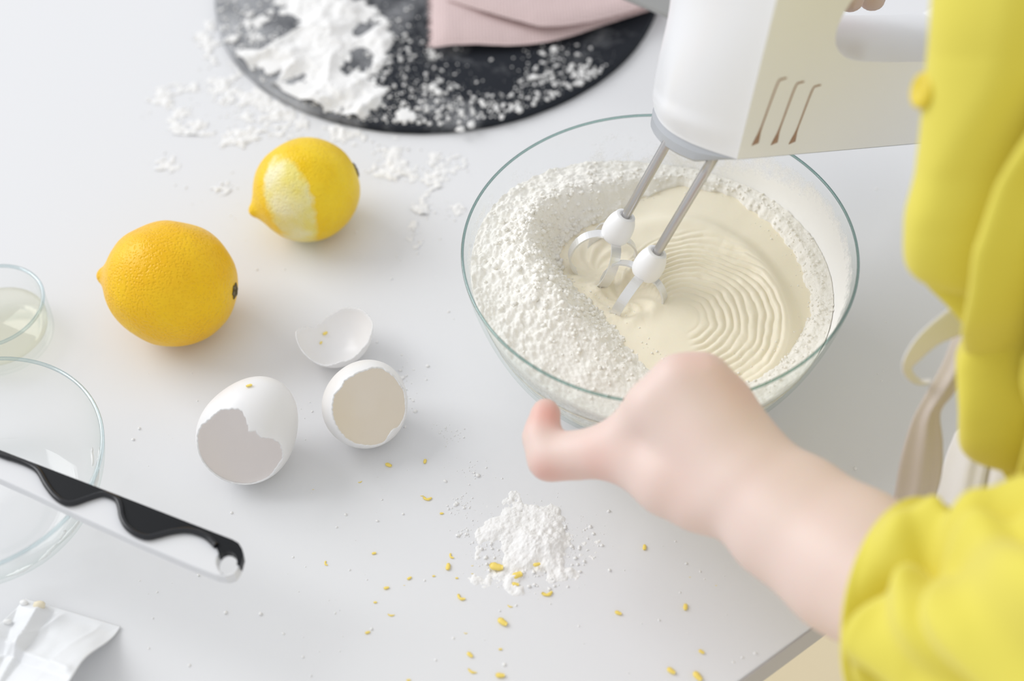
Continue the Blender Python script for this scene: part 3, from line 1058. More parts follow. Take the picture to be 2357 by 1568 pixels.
def film_mat():
    m = bpy.data.materials.new('flour_film')
    m.use_nodes = True
    nt = m.node_tree
    N, L = nt.nodes.new, nt.links.new
    b = nt.nodes['Principled BSDF']
    b.inputs['Base Color'].default_value = (0.95, 0.945, 0.93, 1)
    b.inputs['Roughness'].default_value = 0.9
    tc = N('ShaderNodeTexCoord')
    at_ = N('ShaderNodeAttribute'); at_.attribute_name = 'dust'
    n1 = N('ShaderNodeTexNoise'); n1.inputs['Scale'].default_value = 150; n1.inputs['Detail'].default_value = 9; n1.inputs['Roughness'].default_value = 0.75
    L(tc.outputs['Object'], n1.inputs['Vector'])
    ad = N('ShaderNodeMath'); ad.operation = 'ADD'
    L(at_.outputs['Fac'], ad.inputs[0]); L(n1.outputs[0], ad.inputs[1])
    mr = N('ShaderNodeMapRange'); mr.inputs['From Min'].default_value = 0.86; mr.inputs['From Max'].default_value = 1.22
    L(ad.outputs[0], mr.inputs['Value'])
    L(mr.outputs[0], b.inputs['Alpha'])
    return m


zz = np.linspace(0.003, 0.0775, 60)
PHf, ZZ = np.meshgrid(phi[::2], zz, indexing='ij')
rf = rin(ZZ) + 0.0002
V = np.stack([rf * np.cos(PHf), rf * np.sin(PHf), ZZ], -1)
film = mesh_np('flour_film', V.reshape(-1, 3), grid_faces(len(phi[::2]), 60, wrap_u=True), film_mat(), bowl)
d = np.degrees(PHf)
dens = 0.22 + 0.75 * np.exp(-(((d + 180) % 360 - 180 - 10) / 48) ** 2) * (1 - 0.55 * sstep(.058, .077, ZZ)) \
    + 0.22 * np.exp(-((d - 180) / 60) ** 2) + 0.28 * sstep(0.066, 0.052, ZZ)
dens = dens + 0.25 * (fbm(PHf * 6, ZZ * 90, 3) - .5)
dens *= sstep(0.0775, 0.072, ZZ) * .6 + .4
at_ = film.data.attributes.new('dust', 'FLOAT', 'POINT')
at_.data.foreach_set('value', dens.ravel().astype(np.float32))
film['kind'] = 'stuff'
film['label'] = 'thin film of flour on the inside wall'

# ------------------------------------------------------------------ hand mixer
def ml(l, w, s):
    return M0 + ML * l + MW * w + MS * s


mixer = tag(empty('hand_mixer', M0), 'white electric hand mixer with two steel beaters held over the bowl', 'mixer')
D_L, D_S, WN = -0.012, 0.0078, 0.0243          # where the near side of the body lies in the beaters' frame


def mb(a, b, c):
    """body frame: a along the length, b = 0 near side .. 1 far side, c height on the near side"""
    return ml(a + D_L + b * (0.018 + (c - 0.066) * 0.093), WN - b * 0.0606, c + D_S + b * (-0.020 - (c - 0.066) * 0.337))


def lc(s):
    return 0.0092 - (s - 0.066) * 0.44


NS, NW = 60, 41
s_lv = np.linspace(0.066, 0.185, NS)
b_lv = np.linspace(0, 1, NW)
bul = b_lv ** 1.15 * (1 - b_lv) ** 0.7
bul = bul / bul.max()
far_r = sstep(.7, 1.0, b_lv) ** 2
nose = []
for s0 in s_lv:
    low = 1 - sstep(0.066, 0.086, s0)
    for bb, bu, fr_ in zip(b_lv, bul, far_r):
        p = mb(lc(s0) - (0.0085 + 0.006 * sstep(0.066, 0.080, s0) * (1 - sstep(0.085, 0.16, s0)) + 0.003 * low) * bu - 0.004 * fr_ * (1 - sstep(.08, .15, s0)) + 0.0003 * math.exp(-((bb - .86) / .012) ** 2), bb, s0 - 0.0035 * bu * low + fr_ * low * 0.003)
        nose.append(p)
nose_V = np.array(nose)
nose_F = grid_faces(NS, NW).tolist()
front = [(lc(s), s) for s in s_lv]
hole = smooth_pts([(0.0245, 0.1555), (0.0205, 0.145), (0.0225, 0.133), (0.030, 0.1235), (0.044, 0.1165), (0.065, 0.1135), (0.10, 0.1112), (0.14, 0.109), (0.170, 0.109)], 26)
hole_top = smooth_pts([(0.170, 0.156), (0.13, 0.164), (0.09, 0.1685), (0.05, 0.1685), (0.033, 0.164), (0.0245, 0.1555)], 16)
back = [(0.205, 0.060), (0.21, 0.085), (0.205, 0.155), (0.19, 0.178), (0.15, 0.190), (0.10, 0.196)]
bottom = [(lc(.066) + t, 0.066 - t * 0.0535) for t in (0.03, .06, .09, .12, .15, .18)]
outl = [tuple(p) for p in front[::-1]] + bottom + back
hol = [tuple(p) for p in hole] + [(0.178, 0.115), (0.180, 0.13), (0.178, 0.146)] + [tuple(p) for p in hole_top[:-1]]
bm = bmesh.new()
side_edges = []
for bb in (0.0, 1.0):
    vo = [bm.verts.new(nose_V[i * NW + (NW - 1 if bb else 0)]) for i in range(NS)][::-1] + [bm.verts.new(mb(l, bb, s)) for l, s in outl[NS:]]
    vh = [bm.verts.new(mb(l, bb, s + (0.022 if i < len(hole) + 1 and s < .14 else 0.0) * bb)) for i, (l, s) in enumerate(hol)]
    es = [bm.edges.new((vs[i], vs[(i + 1) % len(vs)])) for vs in (vo, vh) for i in range(len(vs))]
    bmesh.ops.triangle_fill(bm, edges=es, use_beauty=True, use_dissolve=False)
    side_edges.append((vo, vh))
(vo1, vh1), (vo2, vh2) = side_edges
for i in range(NS - 1, len(vo1)):
    j = (i + 1) % len(vo1)
    bm.faces.new((vo1[i], vo1[j], vo2[j], vo2[i]))
for i in range(len(vh1)):
    j = (i + 1) % len(vh1)
    bm.faces.new((vh1[i], vh1[j], vh2[j], vh2[i]))
nv = [bm.verts.new(p) for p in nose_V]
for f in nose_F:
    bm.faces.new([nv[i] for i in f])
for row in (0, NS - 1):
    bm.faces.new([nv[row * NW + i] for i in range(NW)])
bmesh.ops.remove_doubles(bm, verts=bm.verts, dist=0.00005)
bmesh.ops.recalc_face_normals(bm, faces=bm.faces)
for f in bm.faces:
    f.smooth = True
for e in bm.edges:
    if len(e.link_faces) == 2 and e.calc_face_angle(0) > 0.3:
        e.smooth = False
me = bpy.data.meshes.new('housing')
bm.to_mesh(me); bm.free()
me.transform(Matrix.Translation(-Vector(M0)))
me.materials.append(M_WHITE)
hs = bpy.data.objects.new('housing', me); COL.objects.link(hs); hs.parent = mixer
md = hs.modifiers.new('bevel', 'BEVEL'); md.width = 0.0014; md.segments = 3; md.limit_method = 'ANGLE'; md.angle_limit = math.radians(22)

# grey base trim below the housing
low_front = [(np.array(nose_V[k]), bul[k]) for k in range(NW)]
tail_n = [(mb(lc(.066) + t, 0, 0.066 - t * 0.0535), 0) for t in (.18, .15, .12, .09, .06, .03)]
tail_f = [(mb(lc(.066) + t, 1, 0.066 - t * 0.0535), 0) for t in (.03, .06, .09, .12, .15, .18)]
ringp = tail_n + low_front + tail_f
cmid = mb(.06, .5, .062)
rows = []
for dep_, ins in ((-.0004, 0.010), (0.35, 0.010), (0.8, 0.03), (1.0, 0.08)):
    rows.append([p + (cmid - p) * ins - (cmid - p) @ MS * MS * ins - MS * dep_ * (0.0016 + 0.0085 * min(1, bu * 1.5)) for p, bu in ringp])
Vt = np.array(rows).reshape(-1, 3)
nr = len(ringp)
Ft = grid_faces(4, nr, wrap_v=True).tolist() + [list(range(3 * nr, 4 * nr))]
tr = recalc(mesh_np('base_trim', Vt - M0, Ft, M_GREY, mixer, smooth=False))
tr['label'] = 'grey trim along the underside'

# cooling vents
for (l0, s0), (l1, s1) in (((.0155, .0735), (.0052, .1065)), ((.0290, .0722), (.0188, .1036)), ((.0419, .0712), (.0322, .1008))):
    path = smooth_pts([(l0, s0), (l0 + (l1 - l0) * .4, s0 + (s1 - s0) * .4), (l1, s1), (l1 + .0012, s1 + .0022), (l1 + .0038, s1 + .0026)], 24)
    wd = np.interp(np.linspace(0, 1, 24), [0, .06, .12, .2, .9, 1], [.0019, .0015, .0008, .00042, .00045, .0003])
    tg = np.gradient(path, axis=0); tg /= np.linalg.norm(tg, axis=1)[:, None]
    nn = np.stack([-tg[:, 1], tg[:, 0]], 1)
    rows = []
    for k in range(24):
        for side_, ww in ((-1, .0004), (-1, -.0004), (1, -.0004), (1, .0004)):
            q = path[k] + nn[k] * wd[k] * side_
            rows.append(mb(q[0], -ww * 8, q[1]))
    Fv = grid_faces(24, 4, wrap_v=True).tolist() + [[0, 1, 2, 3], [92, 93, 94, 95]]
    o = recalc(mesh_np('vent', np.array(rows) - M0, Fv, M_VENT, mixer))
    o['label'] = 'dark brown stained cooling slot'

# beaters: shaft with collar and four blades
for sgn in (-1, 1):
    base = np.array([0, 0, 0]) + MW * 0.01245 * sgn
    V, Fc = tube([base + MS * t for t in (-0.007, 0.0, 0.03, 0.055, 0.0625 if sgn < 0 else 0.071)], 0.00225, 20)
    be = mesh_np('beater', V, Fc, M_STEEL, mixer)
    prof = smooth_pts([(0, -.0078), (.0046, -.0076), (.0066, -.0058), (.0072, -.002), (.0066, .003), (.0050, .0068), (.0046, .0075), (.0032, .0077), (.0024, .0072), (0, .0072)], 40)
    V, Fc = lathe(prof, 40)
    Rm = np.stack([ML, MW, MS], 1)
    V = V @ Rm.T + base
    recalc(mesh_np('collar', V, Fc, M_WHITE2, be))
    for k in range(4):
        a = k * math.pi / 2 + (0.5 if sgn < 0 else 1.15)
        rd = ML * math.cos(a) + MW * math.sin(a)
        td = -ML * math.sin(a) + MW * math.cos(a)
        cp = smooth_pts([(.0030, -.0058), (.0085, -.0068), (.0135, -.0105), (.0160, -.0170), (.0150, -.0245), (.0095, -.0310), (.0012, -.0335)], 30)
        dt = np.gradient(cp, axis=0); dt /= np.linalg.norm(dt, axis=1)[:, None]
        rows = []
        for (r, s), (tr_, ts_) in zip(cp, dt):
            c = base + rd * r + MS * s
            nrm = rd * ts_ - MS * tr_
            for i_, j_ in ((-1, -1), (1, -1), (1, 1), (-1, 1)):
                rows.append(c + td * 0.0024 * i_ + nrm * 0.00045 * j_)
        Fb = grid_faces(30, 4, wrap_v=True).tolist() + [[0, 1, 2, 3], [116, 117, 118, 119]]
        recalc(mesh_np('blade', np.array(rows), Fb, M_BLADE, be, smooth=False))

# ------------------------------------------------------------------ small glass bowls on the left
def glass_dish(name, c, prof_out, t, rimr, label):
    po = smooth_pts(prof_out, 60)
    pi_ = inset(po, t)
    root = tag(empty(name, (c[0], c[1], 0)), label, 'bowl')
    V, Fc = lathe(np.concatenate([po, pi_[::-1]]), 128)
    recalc(mesh_np('glass_wall', V, Fc, M_GLASS, root))
    rp = [((po[-1, 0] + pi_[-1, 0]) / 2 + rimr * math.cos(a), po[-1, 1] + rimr * math.sin(a)) for a in np.linspace(0, 2 * np.pi, 13)]
    V, Fc = lathe(rp, 160)
    recalc(mesh_np('rim', V, Fc, M_RIM2, root))
    return root, pi_


c1_ = at(-27, 704, 0.026)
d1_, in1 = glass_dish('glass_ramekin', c1_, [(0, 0), (.014, 0), (.0235, .0003), (.0260, .0025), (.0268, .008), (.0272, .016), (.0280, .026)], .0018, .0009,
                      'small round glass dish of pale juice at the left edge')
r1 = np.interp(0.012, in1[:, 1], in1[:, 0]) - .0003
V, Fc = lathe([(0, .0036), (.018, .0036), (.0215, .0045), (r1 - .0008, .0075), (r1, .012), (r1 - .001, .0119), (0, .0117)], 96)
o = recalc(mesh_np('pale_juice', V, Fc, M_JUICE))
o.location = (c1_[0], c1_[1], 0)
tag(o, 'pale yellow liquid in the small glass dish', 'liquid', kind='stuff')

c2_ = at(-71, 1062, 0.040)
d2_, in2 = glass_dish('glass_bowl', c2_, [(0, 0), (.022, 0), (.034, .0004), (.0415, .004), (.049, .012), (.0545, .022), (.0580, .032), (.0597, .040)], .0018, .0009,
                      'empty clear glass bowl smeared with white at the lower left')
# smears of cream on the inner wall
sm = []
for a0, z0, ln_, wd_, tilt in ((-.15, .030, .010, .0014, 1.2), (-.06, .024, .012, .0016, 1.0), (.16, .025, .008, .0016, .8), (.05, .018, .012, .0012, .9), (.34, .016, .010, .0012, .5),
                               (-.35, .020, .014, .0016, 1.1), (-.5, .012, .016, .0020, .6), (-.8, .018, .012, .0018, .8), (-1.1, .012, .014, .0020, .5), (-.2, .010, .010, .0014, .3), (-.65, .026, .008, .0012, 1.2)):
    pth = []
    for t in np.linspace(-.5, .5, 9):
        z = z0 + ln_ * t * math.sin(tilt)
        a = a0 + ln_ * t * math.cos(tilt) / .05 + .02 * math.sin(t * 9 + a0 * 20)
        r = np.interp(z, in2[:, 1], in2[:, 0]) - .0003
        pth.append((r * math.cos(a), r * math.sin(a), z))
    rad = wd_ * 0.5 * np.sqrt(np.maximum(.02, 1 - np.linspace(-1, 1, 9) ** 2)) * (0.7 + .5 * rng.random(9))
    sm.append(tube(pth, rad, 8))
V, Fc = join(sm)
o = mesh_np('cream_smears', V, Fc, M_CREAM)
o.location = (c2_[0], c2_[1], 0)
tag(o, 'white cream streaks left on the inside of the empty bowl', 'cream', kind='stuff')

# ------------------------------------------------------------------ spatula lying over the empty bowl
spz = 0.047
spat = tag(empty('spatula', at(300, 1180, spz)), 'white plastic handle with wavy black grip resting across the empty bowl', 'spatula')
so = np.array(spat.location)


def plate(outline, z0, z1, m, name, bev=0.001, holes=()):
    bm = bmesh.new()
    loops = []
    for L in (outline,) + tuple(holes):
        vs = [bm.verts.new(at(x, y, z1)) for x, y in L]
        loops.append(vs)
    es = [bm.edges.new((vs[i], vs[(i + 1) % len(vs)])) for vs in loops for i in range(len(vs))]
    r = bmesh.ops.triangle_fill(bm, edges=es, use_beauty=True, use_dissolve=False)
    fs = [f for f in r['geom'] if isinstance(f, bmesh.types.BMFace)]
    ex = bmesh.ops.extrude_face_region(bm, geom=fs)
    for v in [g for g in ex['geom'] if isinstance(g, bmesh.types.BMVert)]:
        v.co.z -= (z1 - z0)
    bmesh.ops.recalc_face_normals(bm, faces=bm.faces)
    me = bpy.data.meshes.new(name)
    bm.to_mesh(me); bm.free()
    me.transform(Matrix.Translation(-Vector(so)))
    me.materials.append(m)
    o = bpy.data.objects.new(name, me); COL.objects.link(o); o.parent = spat
    md = o.modifiers.new('bevel', 'BEVEL'); md.width = bev; md.segments = 3; md.limit_method = 'ANGLE'; md.angle_limit = math.radians(50)
    return o


wavy = [(498, 1257), (479, 1238), (454, 1226), (428, 1221), (397, 1224), (365, 1232), (340, 1237), (315, 1230), (293, 1213), (281, 1191), (277, 1169), (270, 1151),
        (252, 1141), (233, 1138), (202, 1147), (170, 1158), (148, 1157), (126, 1141), (107, 1116), (88, 1084), (63, 1068), (31, 1056), (0, 1046), (-160, 982)]
wavy = smooth_pts(wavy, 90).tolist()
ring_c = (523, 1294)
ringin = [(ring_c[0] + 23 * math.cos(a), ring_c[1] + 27 * math.sin(a)) for a in np.linspace(0, 2 * np.pi, 24, endpoint=False)]
grip = [(-160, 970), (0, 1036), (270, 1139), (535, 1242), (549, 1250), (557, 1263), (560, 1280), (554, 1303), (544, 1297)] + \
       [(ring_c[0] + 23 * math.cos(a), ring_c[1] + 27 * math.sin(a)) for a in np.radians([5, -20, -45, -70, -95, -120, -145])] + wavy
white = [(-160, 975), (0, 1039), (270, 1143), (533, 1246), (549, 1256), (556, 1275), (552, 1303), (540, 1321), (519, 1328), (497, 1324), (441, 1302), (315, 1248), (189, 1191), (63, 1131), (0, 1103), (-160, 1035)]
o = plate(white, spz - 0.006, spz, mat('matt_white_handle', (0.74, 0.745, 0.76, 1), 0.4, Specular_IOR_Level=0.3), 'handle', 0.0018, holes=(ringin,))
o = plate(grip, spz - 0.003, spz + 0.0012, mat('matt_black_grip', (0.006, 0.007, 0.009, 1), 0.4, Specular_IOR_Level=0.2), 'grip', 0.0006)
o['label'] = 'black wavy inlay'
lip = [at(x, y, spz + .0012) - so for x, y in wavy]
V, Fc = tube(lip, 0.0014, 10)
mesh_np('grip_ridge', V, Fc, M_BLACK, spat)

# ------------------------------------------------------------------ paper sachet at the lower left corner
A, B_, C_, D_ = at(278, 1443, .0007), at(60, 1378, .004), at(-160, 1620, .002), at(120, 1700, .012)
ns = 90
u, v = np.meshgrid(np.linspace(0, 1, ns), np.linspace(0, 1, ns), indexing='ij')
P = ((1 - u) * (1 - v))[..., None] * A + (u * (1 - v))[..., None] * B_ + (u * v)[..., None] * C_ + ((1 - u) * v)[..., None] * D_


def crease(u, v, pu, pv, du, dv, w, h):
    t = (u - pu) * du + (v - pv) * dv
    return h * np.exp(-np.abs(t) / w)


cz = crease(u, v, .55, 0, .8, -.35, .05, .0022) + crease(u, v, .8, .0, .75, .2, .04, .0035) - crease(u, v, .68, .0, .75, .1, .05, .002) \
    + crease(u, v, .3, .5, .2, 1, .05, .0022) - crease(u, v, .35, .56, .2, 1, .05, .0016) + crease(u, v, .18, 0, .9, -.15, .05, .0010) + 0.0030 * (fbm(u * 4, v * 4, 2) - .5)
cz += 0.005 * sstep(.45, .9, u) * np.abs(np.sin(u * 9 + v * 5)) * .5
edge = sstep(0, .10, np.minimum(u, v))
P[..., 2] += np.maximum(cz * edge, -P[..., 2] + .0009)
P[..., 2] += 0.0135 * sstep(.03, .5, v) * sstep(.7, .0, u)
top = P.reshape(-1, 3)
o = mesh_np('paper_sachet', top, grid_faces(ns, ns), M_PAPER)
recalc(o)
md = o.modifiers.new('solid', 'SOLIDIFY'); md.thickness = 0.0005; md.offset = 0
tag(o, 'crumpled shiny white paper sachet at the bottom left corner', 'packet')
V0, F0 = ico(2)
for k, (px, py, s, du_) in enumerate(((89, 1389, .0024, .72), (52, 1384, .0017, .8), (14, 1426, .0016, .9))):
    p = at(px, py, 0.0075)
    d_ = ((P.reshape(-1, 3)[:, :2] - p[:2]) ** 2).sum(1).argmin()
    Vc = V0 * s * (1 + .3 * (rng.random((len(V0), 1)) - .5)) * [1.2, .8, .8]
    o = mesh_np('crumb', Vc, F0, M_CREAM if k else mat('dough', (0.82, 0.74, 0.56, 1), .6))
    o.location = (p[0], p[1], top[d_][2] + s * .6)
    tag(o, ('beige crumb on the upper fold of the sachet', 'white crumb beside the beige crumb on the sachet', 'white crumb on the left side of the sachet')[k], 'crumb', 'crumbs on the sachet')

# ------------------------------------------------------------------ lemon zest flakes
def flake_mesh(seed, L, Wd, curl):
    r = random.Random(seed)
    cp = [(L * (t - .5), curl * (t - .5) ** 2 * 4 * L * .4, 0) for t in np.linspace(0, 1, 7)]
    rad = [Wd * (.35 + .65 * math.sin(math.pi * (.1 + .8 * t))) * r.uniform(.75, 1.2) for t in np.linspace(0, 1, 7)]
    V, Fc = tube(cp, rad, 7)
    V[:, 2] *= .55
    V[:, 2] -= V[:, 2].min()
    me = bpy.data.meshes.new('zest_flake')
    me.from_pydata([tuple(x) for x in V], [], Fc)
    me.polygons.foreach_set('use_smooth', [True] * len(me.polygons))
    me.materials.append(M_ZEST)
    return me


shapes = [flake_mesh(1, 1, .32, .2), flake_mesh(2, 1, .2, .8), flake_mesh(3, 1, .14, .5), flake_mesh(4, 1, .40, 0)]
Z8 = [(620, 310, 0, 15, -30), (833, 288, 3, 11, 80), (455, 408, 2, 9, 20), (845, 510, 1, 18, -10), (815, 488, 2, 7, 0), (930, 591, 0, 8, 0), (250, 884, 1, 11, -70),
      (535, 824, 3, 9, 10), (982, 843, 1, 13, -60), (969, 904, 0, 16, 80), (884, 956, 3, 6, 0), (1018, 968, 3, 6, 0), (742, 970, 0, 10, 30), (608, 1027, 0, 11, 10),
      (542, 1110, 3, 7, 0), (634, 1187, 2, 14, -10), (498, 1287, 0, 10, 15), (1038, 1088, 1, 18, -40), (1109, 942, 2, 5, 0), (1109, 896, 2, 5, 0), (1070, 1291, 2, 7, -10),
      (1095, 1418, 0, 14, -50), (1105, 1517, 2, 19, -30), (1310, 955, 1, 13, -20), (1360, 1007, 0, 15, -15), (1328, 1135, 2, 11, -25),
      (1285, 1228, 0, 22, -45), (1273, 1384, 3, 7, 0), (1272, 1540, 0, 18, -10), (737, 1565, 0, 8, 0), (180, 450, 2, 4, 0), (712, 1010, 2, 4, 0)]
Z7 = [(1197, 722, 0, 13, 80), (580, 1024, 1, 21, 5), (1029, 1139, 0, 14, -30), (1456, 1102, 3, 14, 80), (1558, 1385, 0, 12, -40), (1365, 1508, 0, 18, -45), (1532, 1543, 0, 22, -60),
      (1485, 909, 2, 4, 0), (1651, 962, 2, 4, 0)]
Z = [(650 + a / 2.537, 950 + b / 2.537, c, s, r) for a, b, c, s, r in Z8] + [(1050 + a / 2.76, 1000 + b / 2.76, c, s, r) for a, b, c, s, r in Z7]


def flake(px, py, k, size, rot, z, label, group, loc=None):
    o = bpy.data.objects.new('zest_flake', shapes[k])
    COL.objects.link(o)
    p = at(px, py, z) if loc is None else np.array(loc)
    s = size * 0.62 / F * 1.12
    o.location = p
    o.scale = (s, s, s)
    o.rotation_euler = (0, 0, math.radians(rot))
    tag(o, label, 'zest', group)
    return o


ZL = {(833, 288): 'dark yellow zest bit nearest the hand, right of two below the opened eggshell half', (620, 310): 'zest bit just below the opened eggshell half, left of the darker one',
      (845, 510): 'pale flat zest bit midway between the opened eggshell half and the flour heap', (815, 488): 'tiny zest speck touching the pale flat bit above the flour heap',
      (930, 591): 'tiny zest bit just left of the two flour clumps beside the heap', (250, 884): 'thin upright zest sliver farthest left, right of the spatula handle end',
      (535, 824): 'pale square zest bit right of the thin upright sliver', (982, 843): 'upper zest bit of the close pair left of the flour heap',
      (969, 904): 'lower, fatter zest bit of the close pair left of the flour heap', (1285, 1228): 'fat slanted zest strip alone below the flour heap',
      (1038, 1088): 'slanted zest sliver left below the largest zest clump', (1310, 955): 'short zest bit touching the left side of the largest zest clump',
      (1360, 1007): 'zest bit just under the largest zest clump', (1105, 1517): 'long thin zest sliver near the bottom edge of the table view',
      (1272, 1540): 'broad zest bit at the bottom, right of the long thin sliver', (1095, 1418): 'pale oval zest bit above the long thin sliver at the bottom',
      (608, 1027): 'bright oval zest bit left of the close pair, lowest of its slanting row', (742, 970): 'bright zest bit between the close pair and the bright oval bit',
      (634, 1187): 'flat winged zest bit lower left of the flour heap', (1197, 722): 'upright zest bit alone right of the flour heap, under the wrist',
      (580, 1024): 'arched zest curl just right below the flour heap', (1029, 1139): 'small slanted zest bit right of the arched curl, alone in open table',
      (1456, 1102): 'upright zest bit nearest the forearm', (1558, 1385): 'zest bit nearest the table edge, below the upright one by the forearm',
      (1365, 1508): 'slanted zest bit at the bottom left of the larger one by the table corner', (1532, 1543): 'large slanted zest bit lowest of all near the table corner',
      (498, 1287): 'zest bit lowest on the far left of the zest scatter', (737, 1565): 'zest bit cut off by the bottom edge of the view'}
key = [(a, b) for a, b, *_ in Z8] + [(a, b) for a, b, *_ in Z7]
for q, kk_ in zip(Z, key):
    if kk_ in ZL:
        flake(*q, 0.0, ZL[kk_], 'larger zest bits on the tabletop')
    else:
        flake(*q, 0.0, 'tiny yellow speck of lemon zest lying loose on the white tabletop', 'tiny zest specks on the tabletop')
flake(1050 + 255 / 2.76, 1000 + 850 / 2.76, 0, 29, -20, 0.0005, 'long curl of yellow zest touching the flour heap', 'zest beside the flour heap')
flake(1050 + 385 / 2.76, 1000 + 903 / 2.76, 3, 23, 20, 0.0, 'largest clump of yellow zest, just below the flour heap', 'zest beside the flour heap')
flake(1050 + 512 / 2.76, 1000 + 832 / 2.76, 0, 15, 10, 0.0022, 'yellow zest bit half buried in the flour heap', 'zest beside the flour heap')
bpy.context.view_layer.update()
dg = bpy.context.evaluated_depsgraph_get()
for (px, py, k, s, r, lab) in ((574, 890, 0, 13, -20, 'yellow zest bit on top of the nearly whole eggshell'), (748, 768, 0, 12, 10, 'brighter zest bit inside the shallow eggshell cup'),
                               (738, 790, 3, 8, 0, 'fainter small zest bit low inside the shallow eggshell cup')):
    hit, loc, nrm, _, ob, _ = SC.ray_cast(dg, Vector(EYE), Vector(unit(ray(px, py))))
    if Vector(nrm).dot(Vector(unit(ray(px, py)))) > 0:
        nrm = -Vector(nrm)
    o = flake(px, py, k, s, r, 0, lab, 'zest on the eggshells', loc=Vector(loc) + Vector(nrm) * .0002)
    o.rotation_mode = 'QUATERNION'
    o.rotation_quaternion = Vector(nrm).to_track_quat('Z', 'Y')

# ------------------------------------------------------------------ person: body as one smooth-blended surface
def rc(a, b, k=None):
    """round cone between (px,py,t,rpx) points -> world"""
    return (atd(a[0], a[1], a[2]), a[3] * a[2] / F, atd(b[0], b[1], b[2]), b[3] * b[2] / F)


prims = []


def chain(L):
    for a, b in zip(L[:-1], L[1:]):
        prims.append(rc(a, b))


K = 0.0021
# forearm, flattened by two parallel chains
chain([(1722, 1128, .556, 112), (1800, 1205, .548, 128), (1950, 1310, .530, 150), (2150, 1440, .498, 155), (2420, 1660, .45, 140)])
chain([(1745, 1095, .560, 95), (1840, 1160, .552, 110), (1980, 1260, .535, 130), (2170, 1400, .50, 150)])
# back of the hand: four metacarpals fanning from the wrist to the knuckles
W1 = (1690, 1110, .558, 92)
chain([W1, (1508, 935, .568, 62)])
chain([W1, (1562, 882, .566, 62)])
chain([(1720, 1080, .560, 88), (1618, 878, .567, 62)])
chain([(1745, 1060, .563, 80), (1668, 925, .571, 60)])
chain([(1650, 1130, .562, 80), (1560, 1010, .572, 70)])
# fingers folded down on the far side of the palm, against the glass
FING = [[(1508, 935, .568, 56), (1488, 985, .590, 46), (1462, 1015, .598, 40), (1440, 1035, .602, 34)],
        [(1562, 882, .566, 58), (1545, 960, .588, 47), (1500, 1010, .598, 41), (1470, 1050, .601, 35)],
        [(1618, 878, .567, 56), (1618, 965, .586, 46), (1590, 1020, .595, 40), (1555, 1060, .598, 34)],
        [(1668, 925, .571, 52), (1680, 985, .586, 42), (1660, 1030, .592, 36), (1630, 1060, .594, 30)]]
for f in FING:
    chain(f)
# heel of the palm seen beyond the wrist
chain([(1690, 985, .580, 46), (1770, 1040, .578, 40), (1830, 1075, .574, 24)])
chain([(1425, 1005, .580, 46), (1478, 955, .574, 50)])
# thumb
chain([(1640, 1140, .562, 82), (1540, 1105, .570, 80), (1450, 1050, .580, 64), (1392, 1040, .585, 56)])
chain([(1392, 1040, .585, 55), (1330, 1048, .592, 50), (1266, 1058, .596, 46)])
chain([(1264, 1056, .596, 46), (1246, 1005, .600, 38), (1256, 950, .604, 35)])
# wrist bump
chain([(1600, 1165, .562, 56), (1668, 1170, .560, 60)])
# near upper arm, shoulder, across to the far arm and its hand on the handle
P_sh = atd(3000, 1560, .40)
prims.append((atd(2420, 1660, .45), .018, P_sh, .030))
P_sh2 = atd(3000, -250, .42)
prims.append((P_sh, .030, P_sh2, .034))
P_el = atd(2700, -420, .50)
prims.append((P_sh2, .034, P_el, .027))
wr = mb(.165, .45, .235)
prims.append((P_el, .026, wr, .020))
for l in (.055, .078, .10):
    prims.append((wr, .019, mb(l, .45, .213), .013))
for l in (.045, .063, .081, .098):                         # fingers round the far side of the handle and under it
    k0, k1, k2, k3 = mb(l, .55, .216), mb(l - .002, 1.12, .206), mb(l - .002, 1.16, .180), mb(l, .78, .1475)
    prims.append((k0, .0100, k1, .0084)); prims.append((k1, .0084, k2, .0078)); prims.append((k2, .0078, k3, .0066))
t0, t1, t2 = mb(.105, .2, .214), mb(.078, -.12, .203), mb(.055, -.13, .190)
prims.append((t0, .011, t1, .009)); prims.append((t1, .009, t2, .0075))

lo = np.min([np.minimum(a - ra, b - rb) for a, ra, b, rb in prims], 0) - .02
hi = np.max([np.maximum(a + ra, b + rb) for a, ra, b, rb in prims], 0) + .02
lo = np.maximum(lo, [-.05, .0, -.3])
HS = 0.0021
dims = np.ceil((hi - lo) / HS).astype(int)
acc = np.full(dims, 1e-12, np.float32)
for a, ra, b, rb in prims:
    mg = max(ra, rb) + 7 * K
    i0 = np.maximum(0, ((np.minimum(a, b) - mg - lo) / HS).astype(int))
    i1 = np.minimum(dims, ((np.maximum(a, b) + mg - lo) / HS).astype(int) + 1)
    if (i1 <= i0).any():
        continue
    ax = [lo[k] + HS * np.arange(i0[k], i1[k]) for k in range(3)]
    gx_, gy_, gz_ = np.meshgrid(*ax, indexing='ij', sparse=True)
    ab = b - a
    l2 = ab @ ab + 1e-12
    t = np.clip(((gx_ - a[0]) * ab[0] + (gy_ - a[1]) * ab[1] + (gz_ - a[2]) * ab[2]) / l2, 0, 1)
    d = np.sqrt((gx_ - a[0] - t * ab[0]) ** 2 + (gy_ - a[1] - t * ab[1]) ** 2 + (gz_ - a[2] - t * ab[2]) ** 2) - (ra + (rb - ra) * t)
    acc[i0[0]:i1[0], i0[1]:i1[1], i0[2]:i1[2]] += np.exp(-np.clip(d, -8 * K, 8 * K) / K).astype(np.float32)
sdf = -K * np.log(acc)


